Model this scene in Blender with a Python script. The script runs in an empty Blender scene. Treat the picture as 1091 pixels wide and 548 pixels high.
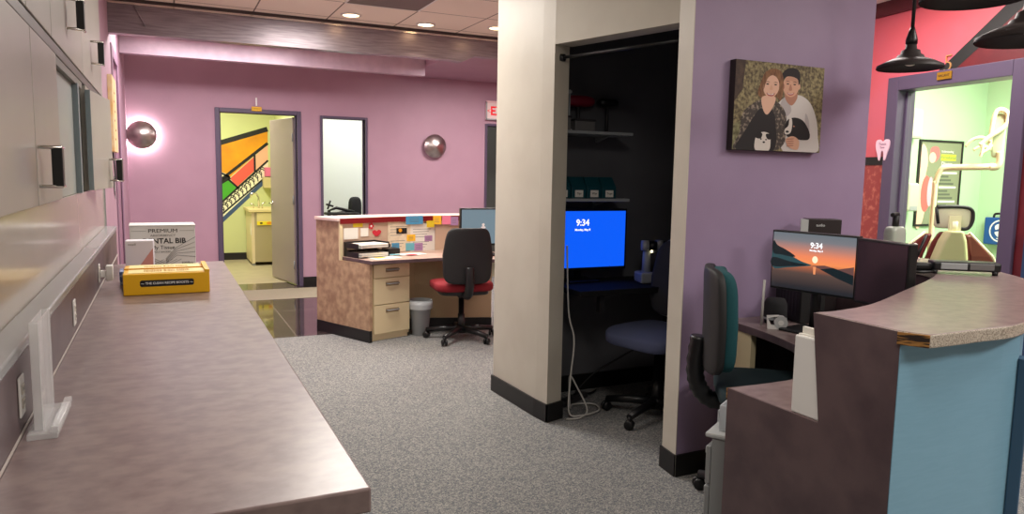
import bpy, bmesh, math, random
from mathutils import Vector, Matrix
random.seed(7)
PI = math.pi
scn = bpy.context.scene
COL = scn.collection

# ------------------------------------------------------------------ materials
def lin(c):
    c /= 255.0
    return c / 12.92 if c <= .04045 else ((c + .055) / 1.055) ** 2.4
def rgb(t): return (lin(t[0]), lin(t[1]), lin(t[2]), 1)
MATS = {}
def mat(name, c, rough=.5, metal=0, c2=None, scale=20, detail=4, lo=.35, hi=.65, stretch=(1, 1, 1), bump=0, bscale=None, spec=.5, trans=0, coat=0):
    """procedural principled material: optional second colour mixed in by noise, optional noise bump"""
    if name in MATS: return MATS[name]
    m = bpy.data.materials.new(name); m.use_nodes = True
    nt = m.node_tree; b = nt.nodes['Principled BSDF']
    b.inputs['Base Color'].default_value = rgb(c)
    b.inputs['Roughness'].default_value = rough
    b.inputs['Metallic'].default_value = metal
    b.inputs['Specular IOR Level'].default_value = spec
    b.inputs['Transmission Weight'].default_value = trans
    b.inputs['Coat Weight'].default_value = coat
    if c2 or bump:
        tc = nt.nodes.new('ShaderNodeTexCoord'); mp = nt.nodes.new('ShaderNodeMapping')
        mp.inputs['Scale'].default_value = stretch
        nt.links.new(tc.outputs['Object'], mp.inputs['Vector'])
    if c2:
        n = nt.nodes.new('ShaderNodeTexNoise'); n.inputs['Scale'].default_value = scale; n.inputs['Detail'].default_value = detail
        r = nt.nodes.new('ShaderNodeValToRGB')
        r.color_ramp.elements[0].position = lo; r.color_ramp.elements[0].color = rgb(c)
        r.color_ramp.elements[1].position = hi; r.color_ramp.elements[1].color = rgb(c2)
        nt.links.new(mp.outputs[0], n.inputs['Vector']); nt.links.new(n.outputs['Fac'], r.inputs['Fac'])
        nt.links.new(r.outputs['Color'], b.inputs['Base Color'])
    if bump:
        n2 = nt.nodes.new('ShaderNodeTexNoise'); n2.inputs['Scale'].default_value = bscale or scale; n2.inputs['Detail'].default_value = 3
        bp = nt.nodes.new('ShaderNodeBump'); bp.inputs['Strength'].default_value = bump; bp.inputs['Distance'].default_value = .01
        nt.links.new(mp.outputs[0], n2.inputs['Vector']); nt.links.new(n2.outputs['Fac'], bp.inputs['Height'])
        nt.links.new(bp.outputs[0], b.inputs['Normal'])
    MATS[name] = m
    return m
def emit(name, c, s=1.0):
    if name in MATS: return MATS[name]
    m = bpy.data.materials.new(name); m.use_nodes = True
    nt = m.node_tree; b = nt.nodes['Principled BSDF']
    b.inputs['Base Color'].default_value = (0.01, 0.01, 0.01, 1); b.inputs['Roughness'].default_value = .25
    b.inputs['Emission Color'].default_value = rgb(c); b.inputs['Emission Strength'].default_value = s
    MATS[name] = m
    return m
def ramp_emit(name, stops, z0, z1, s=1.0):
    """a lit screen image: colour bands up the screen"""
    m = emit(name, (0, 0, 0), s); nt = m.node_tree; b = nt.nodes['Principled BSDF']
    tc = nt.nodes.new('ShaderNodeTexCoord'); sp = nt.nodes.new('ShaderNodeSeparateXYZ')
    mr = nt.nodes.new('ShaderNodeMapRange'); mr.inputs[1].default_value = z0; mr.inputs[2].default_value = z1
    r = nt.nodes.new('ShaderNodeValToRGB')
    while len(r.color_ramp.elements) < len(stops): r.color_ramp.elements.new(.5)
    for e, (p, c) in zip(r.color_ramp.elements, stops): e.position = p; e.color = rgb(c)
    nt.links.new(tc.outputs['Object'], sp.inputs[0]); nt.links.new(sp.outputs['Z'], mr.inputs[0])
    nt.links.new(mr.outputs[0], r.inputs['Fac']); nt.links.new(r.outputs['Color'], b.inputs['Emission Color'])
    return m

# walls and floors
purple_far = mat('mauve_wall_paint', (178, 141, 158), .55, c2=(173, 136, 153), scale=3, bump=.05, bscale=180)
purple_near = mat('violet_wall_paint', (156, 136, 166), .5, c2=(150, 130, 160), scale=3, bump=.06, bscale=150)
cream = mat('warm_white_wall_paint', (198, 192, 178), .5, c2=(192, 185, 171), scale=4, bump=.05, bscale=160)
red_paint = mat('red_wall_paint', (212, 92, 100), .5, c2=(206, 98, 112), scale=2)
dark_red = mat('dark_red_wall_paint', (104, 22, 28), .5, c2=(92, 16, 24), scale=14)
glitter = mat('red_mottled_wainscot', (150, 62, 58), .4, c2=(205, 120, 100), scale=26, lo=.5, hi=.75)
dark_purple = mat('dark_purple_trim_paint', (84, 72, 94), .4)
black_wall = mat('black_wall_paint', (98, 98, 102), .6, c2=(90, 90, 94), scale=3)
green_wall = mat('pale_green_wall_paint', (182, 214, 176), .6)
lime_wall = mat('pale_lime_wall_paint', (205, 212, 152), .6)
white_wall = mat('white_wall_paint', (232, 238, 236), .7)
grey_wall = mat('grey_green_wall_paint', (120, 122, 118), .7)
base_black = mat('black_vinyl_base', (16, 15, 16), .4)
tan_floor = mat('tan_vinyl_floor', (176, 164, 136), .35, c2=(166, 154, 128), scale=6)
mat_carpet = mat('taupe_carpet', (140, 130, 112), .95, c2=(124, 114, 98), scale=160, bump=.2, bscale=250)
gloss_tile = None
beam_m = mat('brushed_grey_beam', (150, 138, 144), .30, .35, c2=(126, 114, 122), scale=5, stretch=(1, 4, 14))
soffit_m = mat('glossy_mauve_duct', (204, 178, 192), .35, .1, c2=(188, 162, 178), scale=7)
# furniture
lam = mat('mauve_brown_laminate', (140, 122, 119), .3, c2=(118, 100, 100), scale=26, detail=6, lo=.36, hi=.66, stretch=(.85, 1.1, 1), spec=.45)
def streak(m, c):  # fine horizontal streaks over the mottled laminate
    return m
lam_dark = mat('dark_mauve_laminate', (100, 82, 84), .38, c2=(82, 66, 70), scale=9, detail=5)
lam_tan = mat('tan_mottled_laminate', (198, 168, 134), .4, c2=(160, 128, 102), scale=16, detail=6)
edge_speck = mat('speckled_counter_edge', (196, 186, 172), .4, c2=(140, 128, 116), scale=260, detail=2, lo=.45, hi=.6)
plywood = mat('raw_plywood_layers', (170, 120, 60), .7, c2=(40, 24, 16), scale=30, stretch=(.6, .6, 6), lo=.45, hi=.55)
grey_lam = mat('grey_cabinet_laminate', (166, 160, 152), .33, c2=(158, 152, 145), scale=2)
grey_side = mat('grey_cabinet_carcass', (150, 148, 146), .4)
bluegrey = mat('blue_grey_laminate', (160, 166, 164), .35)
bluestrip = mat('blue_grey_edging', (122, 134, 140), .4)
panel_m = mat('glossy_grey_splash_panel', (176, 166, 154), .16, c2=(168, 158, 148), scale=2)
ledge_m = mat('grey_ledge_trim', (160, 164, 164), .25, .3)
cream_cab = mat('cream_cabinet_laminate', (226, 208, 168), .4)
red_trim = mat('red_counter_trim', (122, 18, 24), .4)
white_top = mat('pale_pink_counter_top', (232, 205, 196), .35)
blue_panel = mat('sky_blue_laminate', (128, 172, 196), .42, c2=(124, 168, 192), scale=40, stretch=(.4, .4, 4))
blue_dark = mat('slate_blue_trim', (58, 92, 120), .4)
black_p = mat('black_plastic', (18, 18, 20), .38)
black_s = mat('satin_black', (28, 27, 28), .6)
black_f = mat('black_fabric', (30, 30, 33), .85, bump=.15, bscale=400)
red_f = mat('red_fabric', (130, 18, 30), .85, bump=.15, bscale=400)
blue_f = mat('slate_blue_fabric', (70, 76, 104), .9, bump=.2, bscale=300)
teal_f = mat('dark_teal_fabric', (10, 70, 76), .85, bump=.2, bscale=300)
navy_f = mat('dark_green_fabric', (10, 38, 44), .9, bump=.2, bscale=300)
chrome = mat('chrome', (215, 212, 208), .12, 1)
gold = mat('brass', (196, 150, 50), .3, .7)
steel = mat('brushed_steel', (206, 196, 192), .30, 1, c2=(168, 156, 154), scale=9)
white_p = mat('white_plastic', (232, 230, 226), .35)
grey_p = mat('grey_plastic', (160, 164, 166), .4)
grey_l = mat('light_grey_plastic', (190, 192, 192), .35)
grey_met = mat('grey_painted_metal', (146, 148, 148), .4)
paper = mat('white_paper', (236, 232, 222), .7)
cream_paper = mat('cream_paper', (232, 214, 186), .7, c2=(216, 196, 168), scale=24, lo=.5, hi=.7)
ink = mat('black_ink', (24, 22, 22), .6)
grey_ink = mat('grey_ink', (110, 108, 106), .6)
white_ink = mat('white_ink', (240, 240, 240), .6)
yellow_card = mat('yellow_card', (242, 184, 20), .4)
yellow_note = mat('yellow_note', (226, 196, 40), .7)
amber_note = mat('amber_note', (245, 190, 40), .7)
pink_note = mat('pink_note', (238, 130, 160), .7)
purple_note = mat('mauve_note', (176, 134, 178), .7)
blue_note = mat('blue_note', (72, 148, 190), .7)
teal_note = mat('teal_note', (110, 180, 194), .7)
red_note = mat('red_note', (206, 44, 60), .7)
white_card = mat('white_card', (226, 224, 220), .5)
pink_card = mat('pink_card', (208, 146, 140), .5)
blue_card = mat('blue_card', (70, 96, 150), .5, c2=(200, 210, 225), scale=60, lo=.5, hi=.6)
acrylic = mat('clear_acrylic', (236, 236, 236), .08, spec=.8); acrylic.node_tree.nodes['Principled BSDF'].inputs['Alpha'].default_value = .34
teal_bin = mat('dark_teal_plastic', (14, 70, 80), .4)
dark_bin = mat('dark_grey_plastic', (52, 50, 52), .5)
ivory = mat('ivory_enamel', (226, 220, 180), .4)
maroon = mat('maroon_vinyl', (104, 34, 30), .4)
olive = mat('olive_cream_shell', (196, 194, 146), .45)
cable_w = mat('white_cable', (200, 198, 192), .5)
cable_b = mat('black_cable', (14, 14, 14), .5)
clear_p = mat('translucent_white_plastic', (222, 226, 230), .3, trans=.35)
mural_orange = mat('mural_orange', (236, 160, 8), .6, c2=(214, 138, 10), scale=3)
mural_pink = mat('mural_peach', (240, 184, 150), .6)
mural_red = mat('mural_coral', (228, 92, 76), .6)
mural_green = mat('mural_green', (70, 164, 40), .6)
mural_white = mat('mural_off_white', (240, 236, 208), .6)
mural_blue = mat('mural_blue', (60, 84, 120), .6)
mural_black = mat('mural_black', (22, 24, 22), .6)
bulb = emit('warm_lamp_lens', (255, 214, 160), 14)

def carpet_mat():
    """short grey pile: random grey flecks a few millimetres wide"""
    m = mat('grey_speckled_carpet', (130, 130, 128), .95, bump=.12, bscale=320)
    nt = m.node_tree; b = nt.nodes['Principled BSDF']
    tc = nt.nodes.new('ShaderNodeTexCoord'); cols = []
    for sc_, w in ((230, 1), (120, 1)):
        v = nt.nodes.new('ShaderNodeTexVoronoi'); v.inputs['Scale'].default_value = sc_; nt.links.new(tc.outputs['Object'], v.inputs['Vector'])
        sp = nt.nodes.new('ShaderNodeSeparateColor'); nt.links.new(v.outputs['Color'], sp.inputs[0]); cols.append(sp.outputs[0])
    mx = nt.nodes.new('ShaderNodeMix'); mx.inputs[0].default_value = .38; nt.links.new(cols[0], mx.inputs[2]); nt.links.new(cols[1], mx.inputs[3])
    r = nt.nodes.new('ShaderNodeValToRGB')
    for p, c in ((.25, (92, 95, 101)), (.5, (122, 122, 121)), (.78, (160, 157, 150))):
        if p == .25: e = r.color_ramp.elements[0]
        elif p == .78: e = r.color_ramp.elements[-1]
        else: e = r.color_ramp.elements.new(p)
        e.position = p; e.color = rgb(c)
    nt.links.new(mx.outputs[0], r.inputs['Fac']); nt.links.new(r.outputs['Color'], b.inputs['Base Color'])
    return m
carpet = carpet_mat()

def grid_mat(name, c, line, sx, sy, ox, oy, w, rough, c2=None, spec=.5, bevel=0):
    """tiles or ceiling grid: joint lines every sx / sy metres starting at ox / oy"""
    m = mat(name, c, rough, c2=c2, scale=2.5, detail=5, spec=spec); nt = m.node_tree; b = nt.nodes['Principled BSDF']
    tc = nt.nodes.new('ShaderNodeTexCoord'); sp = nt.nodes.new('ShaderNodeSeparateXYZ'); nt.links.new(tc.outputs['Object'], sp.inputs[0])
    outs = []
    for ax, s, o in (('X', sx, ox), ('Y', sy, oy)):
        a = nt.nodes.new('ShaderNodeMath'); a.operation = 'SUBTRACT'; a.inputs[1].default_value = o - 100 * s; nt.links.new(sp.outputs[ax], a.inputs[0])
        f = nt.nodes.new('ShaderNodeMath'); f.operation = 'MODULO'; f.inputs[1].default_value = s; nt.links.new(a.outputs[0], f.inputs[0])
        l = nt.nodes.new('ShaderNodeMath'); l.operation = 'LESS_THAN'; l.inputs[1].default_value = w; nt.links.new(f.outputs[0], l.inputs[0])
        outs.append(l)
    mx = nt.nodes.new('ShaderNodeMath'); mx.operation = 'MAXIMUM'
    nt.links.new(outs[0].outputs[0], mx.inputs[0]); nt.links.new(outs[1].outputs[0], mx.inputs[1])
    mix = nt.nodes.new('ShaderNodeMixRGB'); mix.inputs[1].default_value = rgb(c); mix.inputs[2].default_value = rgb(line)
    if b.inputs['Base Color'].links: nt.links.new(b.inputs['Base Color'].links[0].from_socket, mix.inputs[1])
    nt.links.new(mx.outputs[0], mix.inputs[0]); nt.links.new(mix.outputs[0], b.inputs['Base Color'])
    return m
ceil_m = grid_mat('ceiling_tile', (244, 230, 216), (124, 110, 100), .594, .6, 1.30, 5.82, .012, .8)
gloss_tile = grid_mat('dark_polished_tile', (58, 46, 44), (120, 108, 100), .6, .6, .98, 6.95, .008, .06, c2=(42, 34, 34), spec=.9)

# ------------------------------------------------------------------ mesh helpers
class MB:
    """collects shapes in one bmesh and links them as ONE mesh object"""
    def __init__(s): s.bm = bmesh.new(); s.m = []
    def mi(s, m):
        if m not in s.m: s.m.append(m)
        return s.m.index(m)
    def face(s, vs, m, smooth=False):
        try: f = s.bm.faces.new(vs)
        except ValueError: return
        f.material_index = s.mi(m); f.smooth = smooth
    def box(s, x0, x1, y0, y1, z0, z1, m, M=None):
        P = [Vector((x, y, z)) for z in (z0, z1) for y in (y0, y1) for x in (x0, x1)]
        if M: P = [M @ p for p in P]
        v = [s.bm.verts.new(p) for p in P]
        for q in ((0, 2, 3, 1), (4, 5, 7, 6), (0, 1, 5, 4), (2, 6, 7, 3), (0, 4, 6, 2), (1, 3, 7, 5)): s.face([v[i] for i in q], m)
        return s
    def prism(s, pts, z0, z1, m, m_side=None, M=None):
        """plan polygon (x, y) extruded z0..z1"""
        n = len(pts)
        A = [Vector((p[0], p[1], z0)) for p in pts]; B = [Vector((p[0], p[1], z1)) for p in pts]
        if M: A = [M @ p for p in A]; B = [M @ p for p in B]
        a = [s.bm.verts.new(p) for p in A]; b = [s.bm.verts.new(p) for p in B]
        s.face(a[::-1], m); s.face(b, m)
        for i in range(n): s.face([a[i], a[(i + 1) % n], b[(i + 1) % n], b[i]], m_side or m)
        return s
    def rings(s, R, m, caps=True, closed=True, smooth=True):
        vs = [[s.bm.verts.new(p) for p in r] for r in R]
        for a, b in zip(vs, vs[1:]):
            n = len(a)
            for i in range(n if closed else n - 1): s.face([a[i], a[(i + 1) % n], b[(i + 1) % n], b[i]], m, smooth)
        if caps:
            s.face(vs[0][::-1], m); s.face(vs[-1], m)
        return s
    def tube(s, path, r, m, n=10, caps=True):
        path = [Vector(p) for p in path]; R = []; up = None
        for i, p in enumerate(path):
            d = (path[min(i + 1, len(path) - 1)] - path[max(i - 1, 0)]).normalized()
            if up is None: up = Vector((0, 0, 1)) if abs(d.z) < .9 else Vector((1, 0, 0))
            u = d.cross(up).normalized(); w = u.cross(d).normalized(); up = w
            rr = r[i] if isinstance(r, (list, tuple)) else r
            R.append([p + (u * math.cos(2 * PI * k / n) + w * math.sin(2 * PI * k / n)) * rr for k in range(n)])
        return s.rings(R, m, caps)
    def lathe(s, prof, m, n=32, M=None, caps=False):
        R = [[Vector((r * math.cos(2 * PI * k / n), r * math.sin(2 * PI * k / n), z)) for k in range(n)] for r, z in prof]
        if M: R = [[M @ p for p in r] for r in R]
        return s.rings(R, m, caps)
    def cushion(s, c, size, m, e1=.35, e2=.35, nu=28, nv=16, bend=None, M=None):
        """soft superellipsoid block"""
        sp = lambda v, e: math.copysign(abs(v) ** e, v)
        R = []
        for j in range(nv + 1):
            t = -PI / 2 + PI * j / nv; t = max(-PI / 2 + .02, min(PI / 2 - .02, t))
            ring = []
            for i in range(nu):
                a = 2 * PI * i / nu
                p = Vector((size[0] / 2 * sp(math.cos(t), e1) * sp(math.cos(a), e2), size[1] / 2 * sp(math.cos(t), e1) * sp(math.sin(a), e2), size[2] / 2 * sp(math.sin(t), e1)))
                if bend: p = bend(p)
                p += Vector(c); ring.append(M @ p if M else p)
            R.append(ring)
        return s.rings(R, m, True)
    def poly(s, pts, m, fn):
        """flat polygon; fn maps its (u, v) to 3-D"""
        v = [s.bm.verts.new(fn(*p)) for p in pts]
        s.face(v, m); return s
    def build(s, name, parent=None, bevel=0, label=None, kind=None, loc=None, angle=35):
        me = bpy.data.meshes.new(name); bmesh.ops.recalc_face_normals(s.bm, faces=s.bm.faces[:]) if not getattr(s, 'flat', 0) else None
        s.bm.to_mesh(me); s.bm.free()
        for m in s.m: me.materials.append(m)
        o = bpy.data.objects.new(name, me); COL.objects.link(o)
        if parent: o.parent = parent
        if loc: o.location = loc
        if bevel:
            b = o.modifiers.new('bevel', 'BEVEL'); b.width = bevel; b.segments = 2; b.limit_method = 'ANGLE'; b.angle_limit = math.radians(40)
        if label: o['label'] = label
        if kind: o['kind'] = kind
        return o
def tag(o, label, cat, group=None):
    o['label'] = label; o['category'] = cat
    if group: o['group'] = group
    return o
def thing(name, label, cat, loc=(0, 0, 0), rz=0, group=None):
    o = bpy.data.objects.new(name, None); COL.objects.link(o); o.empty_display_size = .05
    o.location = loc; o.rotation_euler = (0, 0, rz)
    return tag(o, label, cat, group)
def dup(root, loc, rz=None, label=None):
    def cp(o, par):
        c = o.copy(); COL.objects.link(c); c.parent = par
        for ch in list(o.children):
            cp(ch, c)
        return c
    r = cp(root, None); r.location = loc
    if rz is not None: r.rotation_euler = (0, 0, rz)
    if label: r['label'] = label
    return r
def struct(name, mb, bevel=0): return mb.build(name, kind='structure', bevel=bevel)
def text(body, size, m, parent, loc, rot=(PI / 2, 0, 0), name='lettering', ext=.0004, align='CENTER', bold=0, sx=1):
    cu = bpy.data.curves.new('t', 'FONT'); cu.body = body; cu.size = size; cu.extrude = ext; cu.align_x = align; cu.align_y = 'CENTER'; cu.offset = bold
    cu.resolution_u = 3
    ob = bpy.data.objects.new('t', cu); me = bpy.data.meshes.new_from_object(ob)
    bpy.data.objects.remove(ob); me.materials.clear(); me.materials.append(m)
    if sx != 1: me.transform(Matrix.Diagonal((sx, 1, 1, 1)))
    o = bpy.data.objects.new(name, me); COL.objects.link(o); o.parent = parent; o.location = loc; o.rotation_euler = rot
    return o
def spline(pts, k=6, closed=True):
    n = len(pts); out = []
    for i in range(n if closed else n - 1):
        g = lambda j: Vector(pts[j % n]) if closed else Vector(pts[max(0, min(n - 1, j))])
        p0, p1, p2, p3 = g(i - 1), g(i), g(i + 1), g(i + 2)
        for q in range(k):
            t = q / k
            out.append(tuple(.5 * ((2 * p1) + (p2 - p0) * t + (2 * p0 - 5 * p1 + 4 * p2 - p3) * t * t + (3 * p1 - p0 - 3 * p2 + p3) * t ** 3)))
    if not closed: out.append(tuple(pts[-1]))
    return out
def ell(cx, cy, a, b, rot=0, n=24):
    return [(cx + a * math.cos(t) * math.cos(rot) - b * math.sin(t) * math.sin(rot), cy + a * math.cos(t) * math.sin(rot) + b * math.sin(t) * math.cos(rot)) for t in [2 * PI * i / n for i in range(n)]]
def at(M): return M
def RZ(a): return Matrix.Rotation(a, 4, 'Z')
def TR(x, y, z): return Matrix.Translation((x, y, z))
CEIL = 2.70

# ================================================================== THE SETTING
b = MB(); b.box(-.75, 9.5, -2.2, 6.3, -.1, 0, carpet); b.box(1.7, 9.5, 6.3, 9.14, -.1, 0, carpet); struct('floor', b)
b = MB(); b.box(-.75, 1.7, 6.3, 8.24, -.1, 0, gloss_tile); struct('floor_tile', b)
b = MB(); b.box(-.75, 1.7, 8.24, 8.98, -.1, .002, mat_carpet); struct('floor_runner', b)
b = MB(); b.box(-.75, 1.7, 8.98, 9.5, -.1, 0, gloss_tile); struct('floor_threshold', b)
b = MB(); b.box(-.75, 1.7, 9.5, 12.4, -.1, 0, tan_floor); b.box(1.7, 6.0, 9.14, 12.4, -.1, 0, tan_floor); struct('floor_back_rooms', b)
b = MB(); b.box(-.75, 9.5, -2.2, 12.4, CEIL, CEIL + .1, ceil_m); struct('ceiling', b)
# left wall
b = MB(); b.box(-.85, -.65, -2.2, 4.88, 0, CEIL, grey_lam); b.box(-.85, -.35, 4.88, 6.86, 0, CEIL, purple_far)
b.box(-.85, -.35, 7.58, 9.14, 0, CEIL, purple_far); b.box(-.85, -.35, 6.86, 7.58, 2.3, CEIL, purple_far); struct('wall_left', b)
d = MB(); d.box(-.46, -.42, 6.86, 7.58, 0, 2.3, mat('pale_mauve_door', (190, 150, 176), .4)); d = d.build('door_1', kind='structure', bevel=.004)
h = MB(); h.tube([(-.42, 6.93, 1.02), (-.37, 6.93, 1.02), (-.37, 7.03, 1.02)], .01, chrome); h.build('door_handle', d)
mvt = mat('mauve_trim_paint', (138, 108, 128), .4); b = MB(); b.box(-.36, -.34, 6.75, 6.86, 0, 2.39, mvt); b.box(-.36, -.34, 7.58, 7.69, 0, 2.39, mvt); b.box(-.36, -.34, 6.86, 7.58, 2.3, 2.39, mvt)
struct('trim_left_door', b, .004)
# far wall with three openings
Yf = 9.14
b = MB()
for x0, x1, z0, z1 in ((-.85, .60, 0, CEIL), (.60, 1.46, 2.06, CEIL), (1.46, 1.765, 0, CEIL), (1.765, 2.285, 2.045, CEIL), (2.285, 3.94, 0, CEIL), (3.94, 4.8, 2.045, CEIL), (4.8, 6.0, 0, CEIL)):
    b.box(x0, x1, Yf, Yf + .12, z0, z1, purple_far)
struct('wall_back', b)
def casing(name, x0, x1, z, w=.05, m=dark_purple):
    t = MB(); t.box(x0 - w, x0, Yf - .02, Yf + .14, 0, z + w, m); t.box(x1, x1 + w, Yf - .02, Yf + .14, 0, z + w, m); t.box(x0, x1, Yf - .02, Yf + .14, z, z + w, m)
    t.box(x0, x0 + .015, Yf + .05, Yf + .09, 0, z, m); t.box(x1 - .015, x1, Yf + .05, Yf + .09, 0, z, m); struct(name, t, .004)
casing('trim_1', .60, 1.46, 2.06); casing('trim_2', 1.765, 2.285, 2.045, .03); casing('trim_3', 3.94, 4.8, 2.045, .03)
b = MB()
for x0, x1 in ((-.35, .55), (1.51, 1.735), (2.315, 3.91)): b.box(x0, x1, Yf - .012, Yf, 0, .11, base_black)
struct('baseboard_back', b)
# duct soffit and beam under the ceiling
b = MB(); b.box(-.35, 2.753, 8.2, 8.30, 2.511, CEIL, soffit_m); struct('trim_soffit', b, .004)
b = MB(); b.box(2.756, 6.0, 6.68, Yf, 2.62, CEIL, purple_far); struct('trim_soffit_right', b)
b = MB(); pr = [(-.35, 2.435), (2.45, 2.452), (2.56, 2.442), (2.69, 2.506), (6.0, 2.506), (6.0, CEIL), (-.35, CEIL)]
v0 = [b.bm.verts.new((x, 6.55, z)) for x, z in pr]; v1 = [b.bm.verts.new((x, 6.65, z)) for x, z in pr]
b.face(v0, beam_m); b.face(v1[::-1], beam_m)
for i in range(len(pr)): b.face([v0[i], v0[(i + 1) % 7], v1[(i + 1) % 7], v1[i]], beam_m)
struct('trim_beam', b)
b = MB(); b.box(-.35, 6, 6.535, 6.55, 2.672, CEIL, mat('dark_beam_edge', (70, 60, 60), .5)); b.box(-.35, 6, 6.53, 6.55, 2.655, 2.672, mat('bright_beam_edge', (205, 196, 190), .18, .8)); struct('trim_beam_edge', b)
b = MB()
b.tube([(-.17, 6.54, 2.66), (-.09, 6.54, 2.5), (-.17, 6.54, 2.5)], .006, beam_m, 6); o = b.build('beam_bracket'); tag(o, 'thin triangular metal bracket at the left end of the ceiling beam', 'bracket')

# rooms behind the far wall
for nm, q in (('wall_mural_room_back', (-.75, 1.7, 12.2, 12.35)), ('wall_mural_room_left', (-.75, -.6, 9.26, 12.2)), ('wall_mural_room_right', (1.61, 1.7, 9.26, 12.2))):
    b = MB(); b.box(*q, 0, CEIL, lime_wall); struct(nm, b)
b = MB(); b.box(-.6, 1.6, 12.185, 12.2, 0, .11, base_black); struct('baseboard_mural_room', b)
b = MB(); b.box(1.7, 3.6, 11.2, 11.35, 0, CEIL, white_wall); b.box(3.5, 3.6, 9.26, 11.2, 0, CEIL, white_wall); struct('wall_white_room', b)
b = MB(); b.box(3.6, 6.0, 11.0, 11.15, 0, CEIL, grey_wall); b.box(5.9, 6.0, 9.26, 11.0, 0, CEIL, grey_wall); struct('wall_grey_room', b)
# mural on the far room's wall
mu = MB(); mu.flat = 1
def fm(dy): return lambda u, v: Vector((u, 12.199 - dy, v))
def ml(p, q, w):
    p, q = Vector((p[0], p[1])), Vector((q[0], q[1])); n = Vector((-(q - p).y, (q - p).x)).normalized() * w / 2
    return [tuple(p + n), tuple(p - n), tuple(q - n), tuple(q + n)]
mu.poly([(.5, 1.72), (.5, 1.15), (.94, 1.30), (1.5, 1.82), (1.5, 2.03)], mural_orange, fm(.001))
mu.poly([(1.30, 1.62), (1.5, 1.82), (1.5, 1.57), (1.30, 1.39)], mural_pink, fm(.001))
mu.poly([(.93, 1.27), (1.30, 1.62), (1.30, 1.40), (1.03, 1.14)], mural_red, fm(.001))
mu.poly([(.5, .80), (.5, .99), (.90, 1.25), (1.04, 1.13), (.73, .83)], mural_green, fm(.001))
mu.poly([(.5, 1.5), (.9, 1.33), (.5, 1.08)], mural_white, fm(.0015))
mu.poly([(.5, .60), (1.5, 1.57), (1.5, 1.33), (.58, .45)], mural_white, fm(.001))
mu.poly([(.58, .45), (1.5, 1.33), (1.5, 1.25), (.62, .40)], mural_blue, fm(.0012))
for p, q, w in (((.5, 1.71), (1.5, 2.05), .075), ((.5, 1.0), (1.5, 1.83), .045), ((.5, 1.5), (.93, 1.29), .03), ((1.30, 1.38), (1.30, 1.64), .03), ((.90, 1.26), (1.05, 1.12), .03), ((.55, .66), (1.5, 1.56), .03), ((.58, .52), (1.5, 1.335), .025), ((.5, 1.02), (.93, 1.29), .06)):
    mu.poly(ml(p, q, w), mural_black, fm(.002))
for i in range(15):   # black squiggles in the pale band
    t = .04 + .92 * i / 15; x = .58 + .92 * t; z = .565 + .905 * t
    for q in range(2):
        pts = spline([(x - .05 + .03 * q, z - .02 + .05 * q), (x - .01, z + .045 + .03 * q), (x + .04, z + .01 + .04 * q), (x + .05, z - .04 + .05 * q)], 4, False)
        for p, r_ in zip(pts, pts[1:]): mu.poly(ml(p, r_, .014), mural_black, fm(.0022))
tag(mu.build('wall_mural'), 'colourful geometric mural with black outlines on the pale green wall through the left doorway', 'mural')

# column, black nook and the violet wall
C0, C1, C2, C3 = (1.898, 4.25), (1.918, 3.68), (1.930, 3.565), (2.04, 3.60)
S0, S1 = (2.151, 2.783), (2.135, 2.660)
b = MB(); b.prism([C0, C1, C2, C3, (2.04, 4.19), (1.95, 4.25)], 0, CEIL, cream); struct('wall_column', b)
b = MB(); b.prism([(2.0, 4.07), (3.17, 4.07), (3.17, 4.25), (2.0, 4.25)], 0, CEIL, purple_far)
struct('wall_nook_outer_back', b)
b = MB(); n1 = (.16, .045)
b.prism([C2, S0, (S0[0] + .12, S0[1] + .03), (C2[0] + .12, C2[1] + .03)], 2.104, CEIL, cream); struct('wall_header', b)
b = MB(); b.prism([S0, S1, (2.26, 2.66), (2.26, 2.79)], 0, CEIL, purple_near); struct('wall_pier', b)
b = MB(); b.box(2.26, 3.27, 2.66, 2.75, 0, CEIL, purple_near); struct('wall_right', b)
b = MB(); b.prism([(S0[0] - .003, S0[1]), (S1[0] - .003, S1[1] - .001), (S1[0] + .001, S1[1] - .001), (S0[0] + .05, S0[1] + .004)], 0, CEIL, cream); struct('trim_jamb', b)
for nm, q in (('wall_nook_back', (2.04, 3.17, 4.055, 4.07, 0, CEIL)), ('wall_nook_right', (3.155, 3.17, 2.75, 4.055, 0, CEIL)), ('wall_nook_front', (2.26, 3.155, 2.75, 2.765, 0, CEIL)), ('wall_nook_left', (2.04, 2.052, 3.62, 4.055, 0, CEIL)), ('ceiling_nook', (2.08, 3.155, 2.765, 4.055, 2.66, CEIL - .001))):
    b = MB(); b.box(*q, black_wall); struct(nm, b)
b = MB(); b.box(3.17, 3.268, 2.751, 4.25, 0, CEIL, purple_near); struct('wall_nook_outer', b)
bb = MB()
def skirt(mb, pts, t=.012, h=.105):
    for p, q in zip(pts, pts[1:]):
        p, q = Vector(p), Vector(q); d = (q - p).normalized(); n = Vector((d.y, -d.x)) * t
        mb.prism([tuple(p + n - d * t * .6), tuple(q + n + d * t * .6), tuple(q), tuple(p)], 0, h, base_black)
skirt(bb, [C3, C2, C1, C0][::-1]); skirt(bb, [S0, S1, (3.27, 2.66)]); bb.box(2.052, 3.155, 4.043, 4.055, 0, .105, base_black)
struct('baseboard_right', bb)
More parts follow.
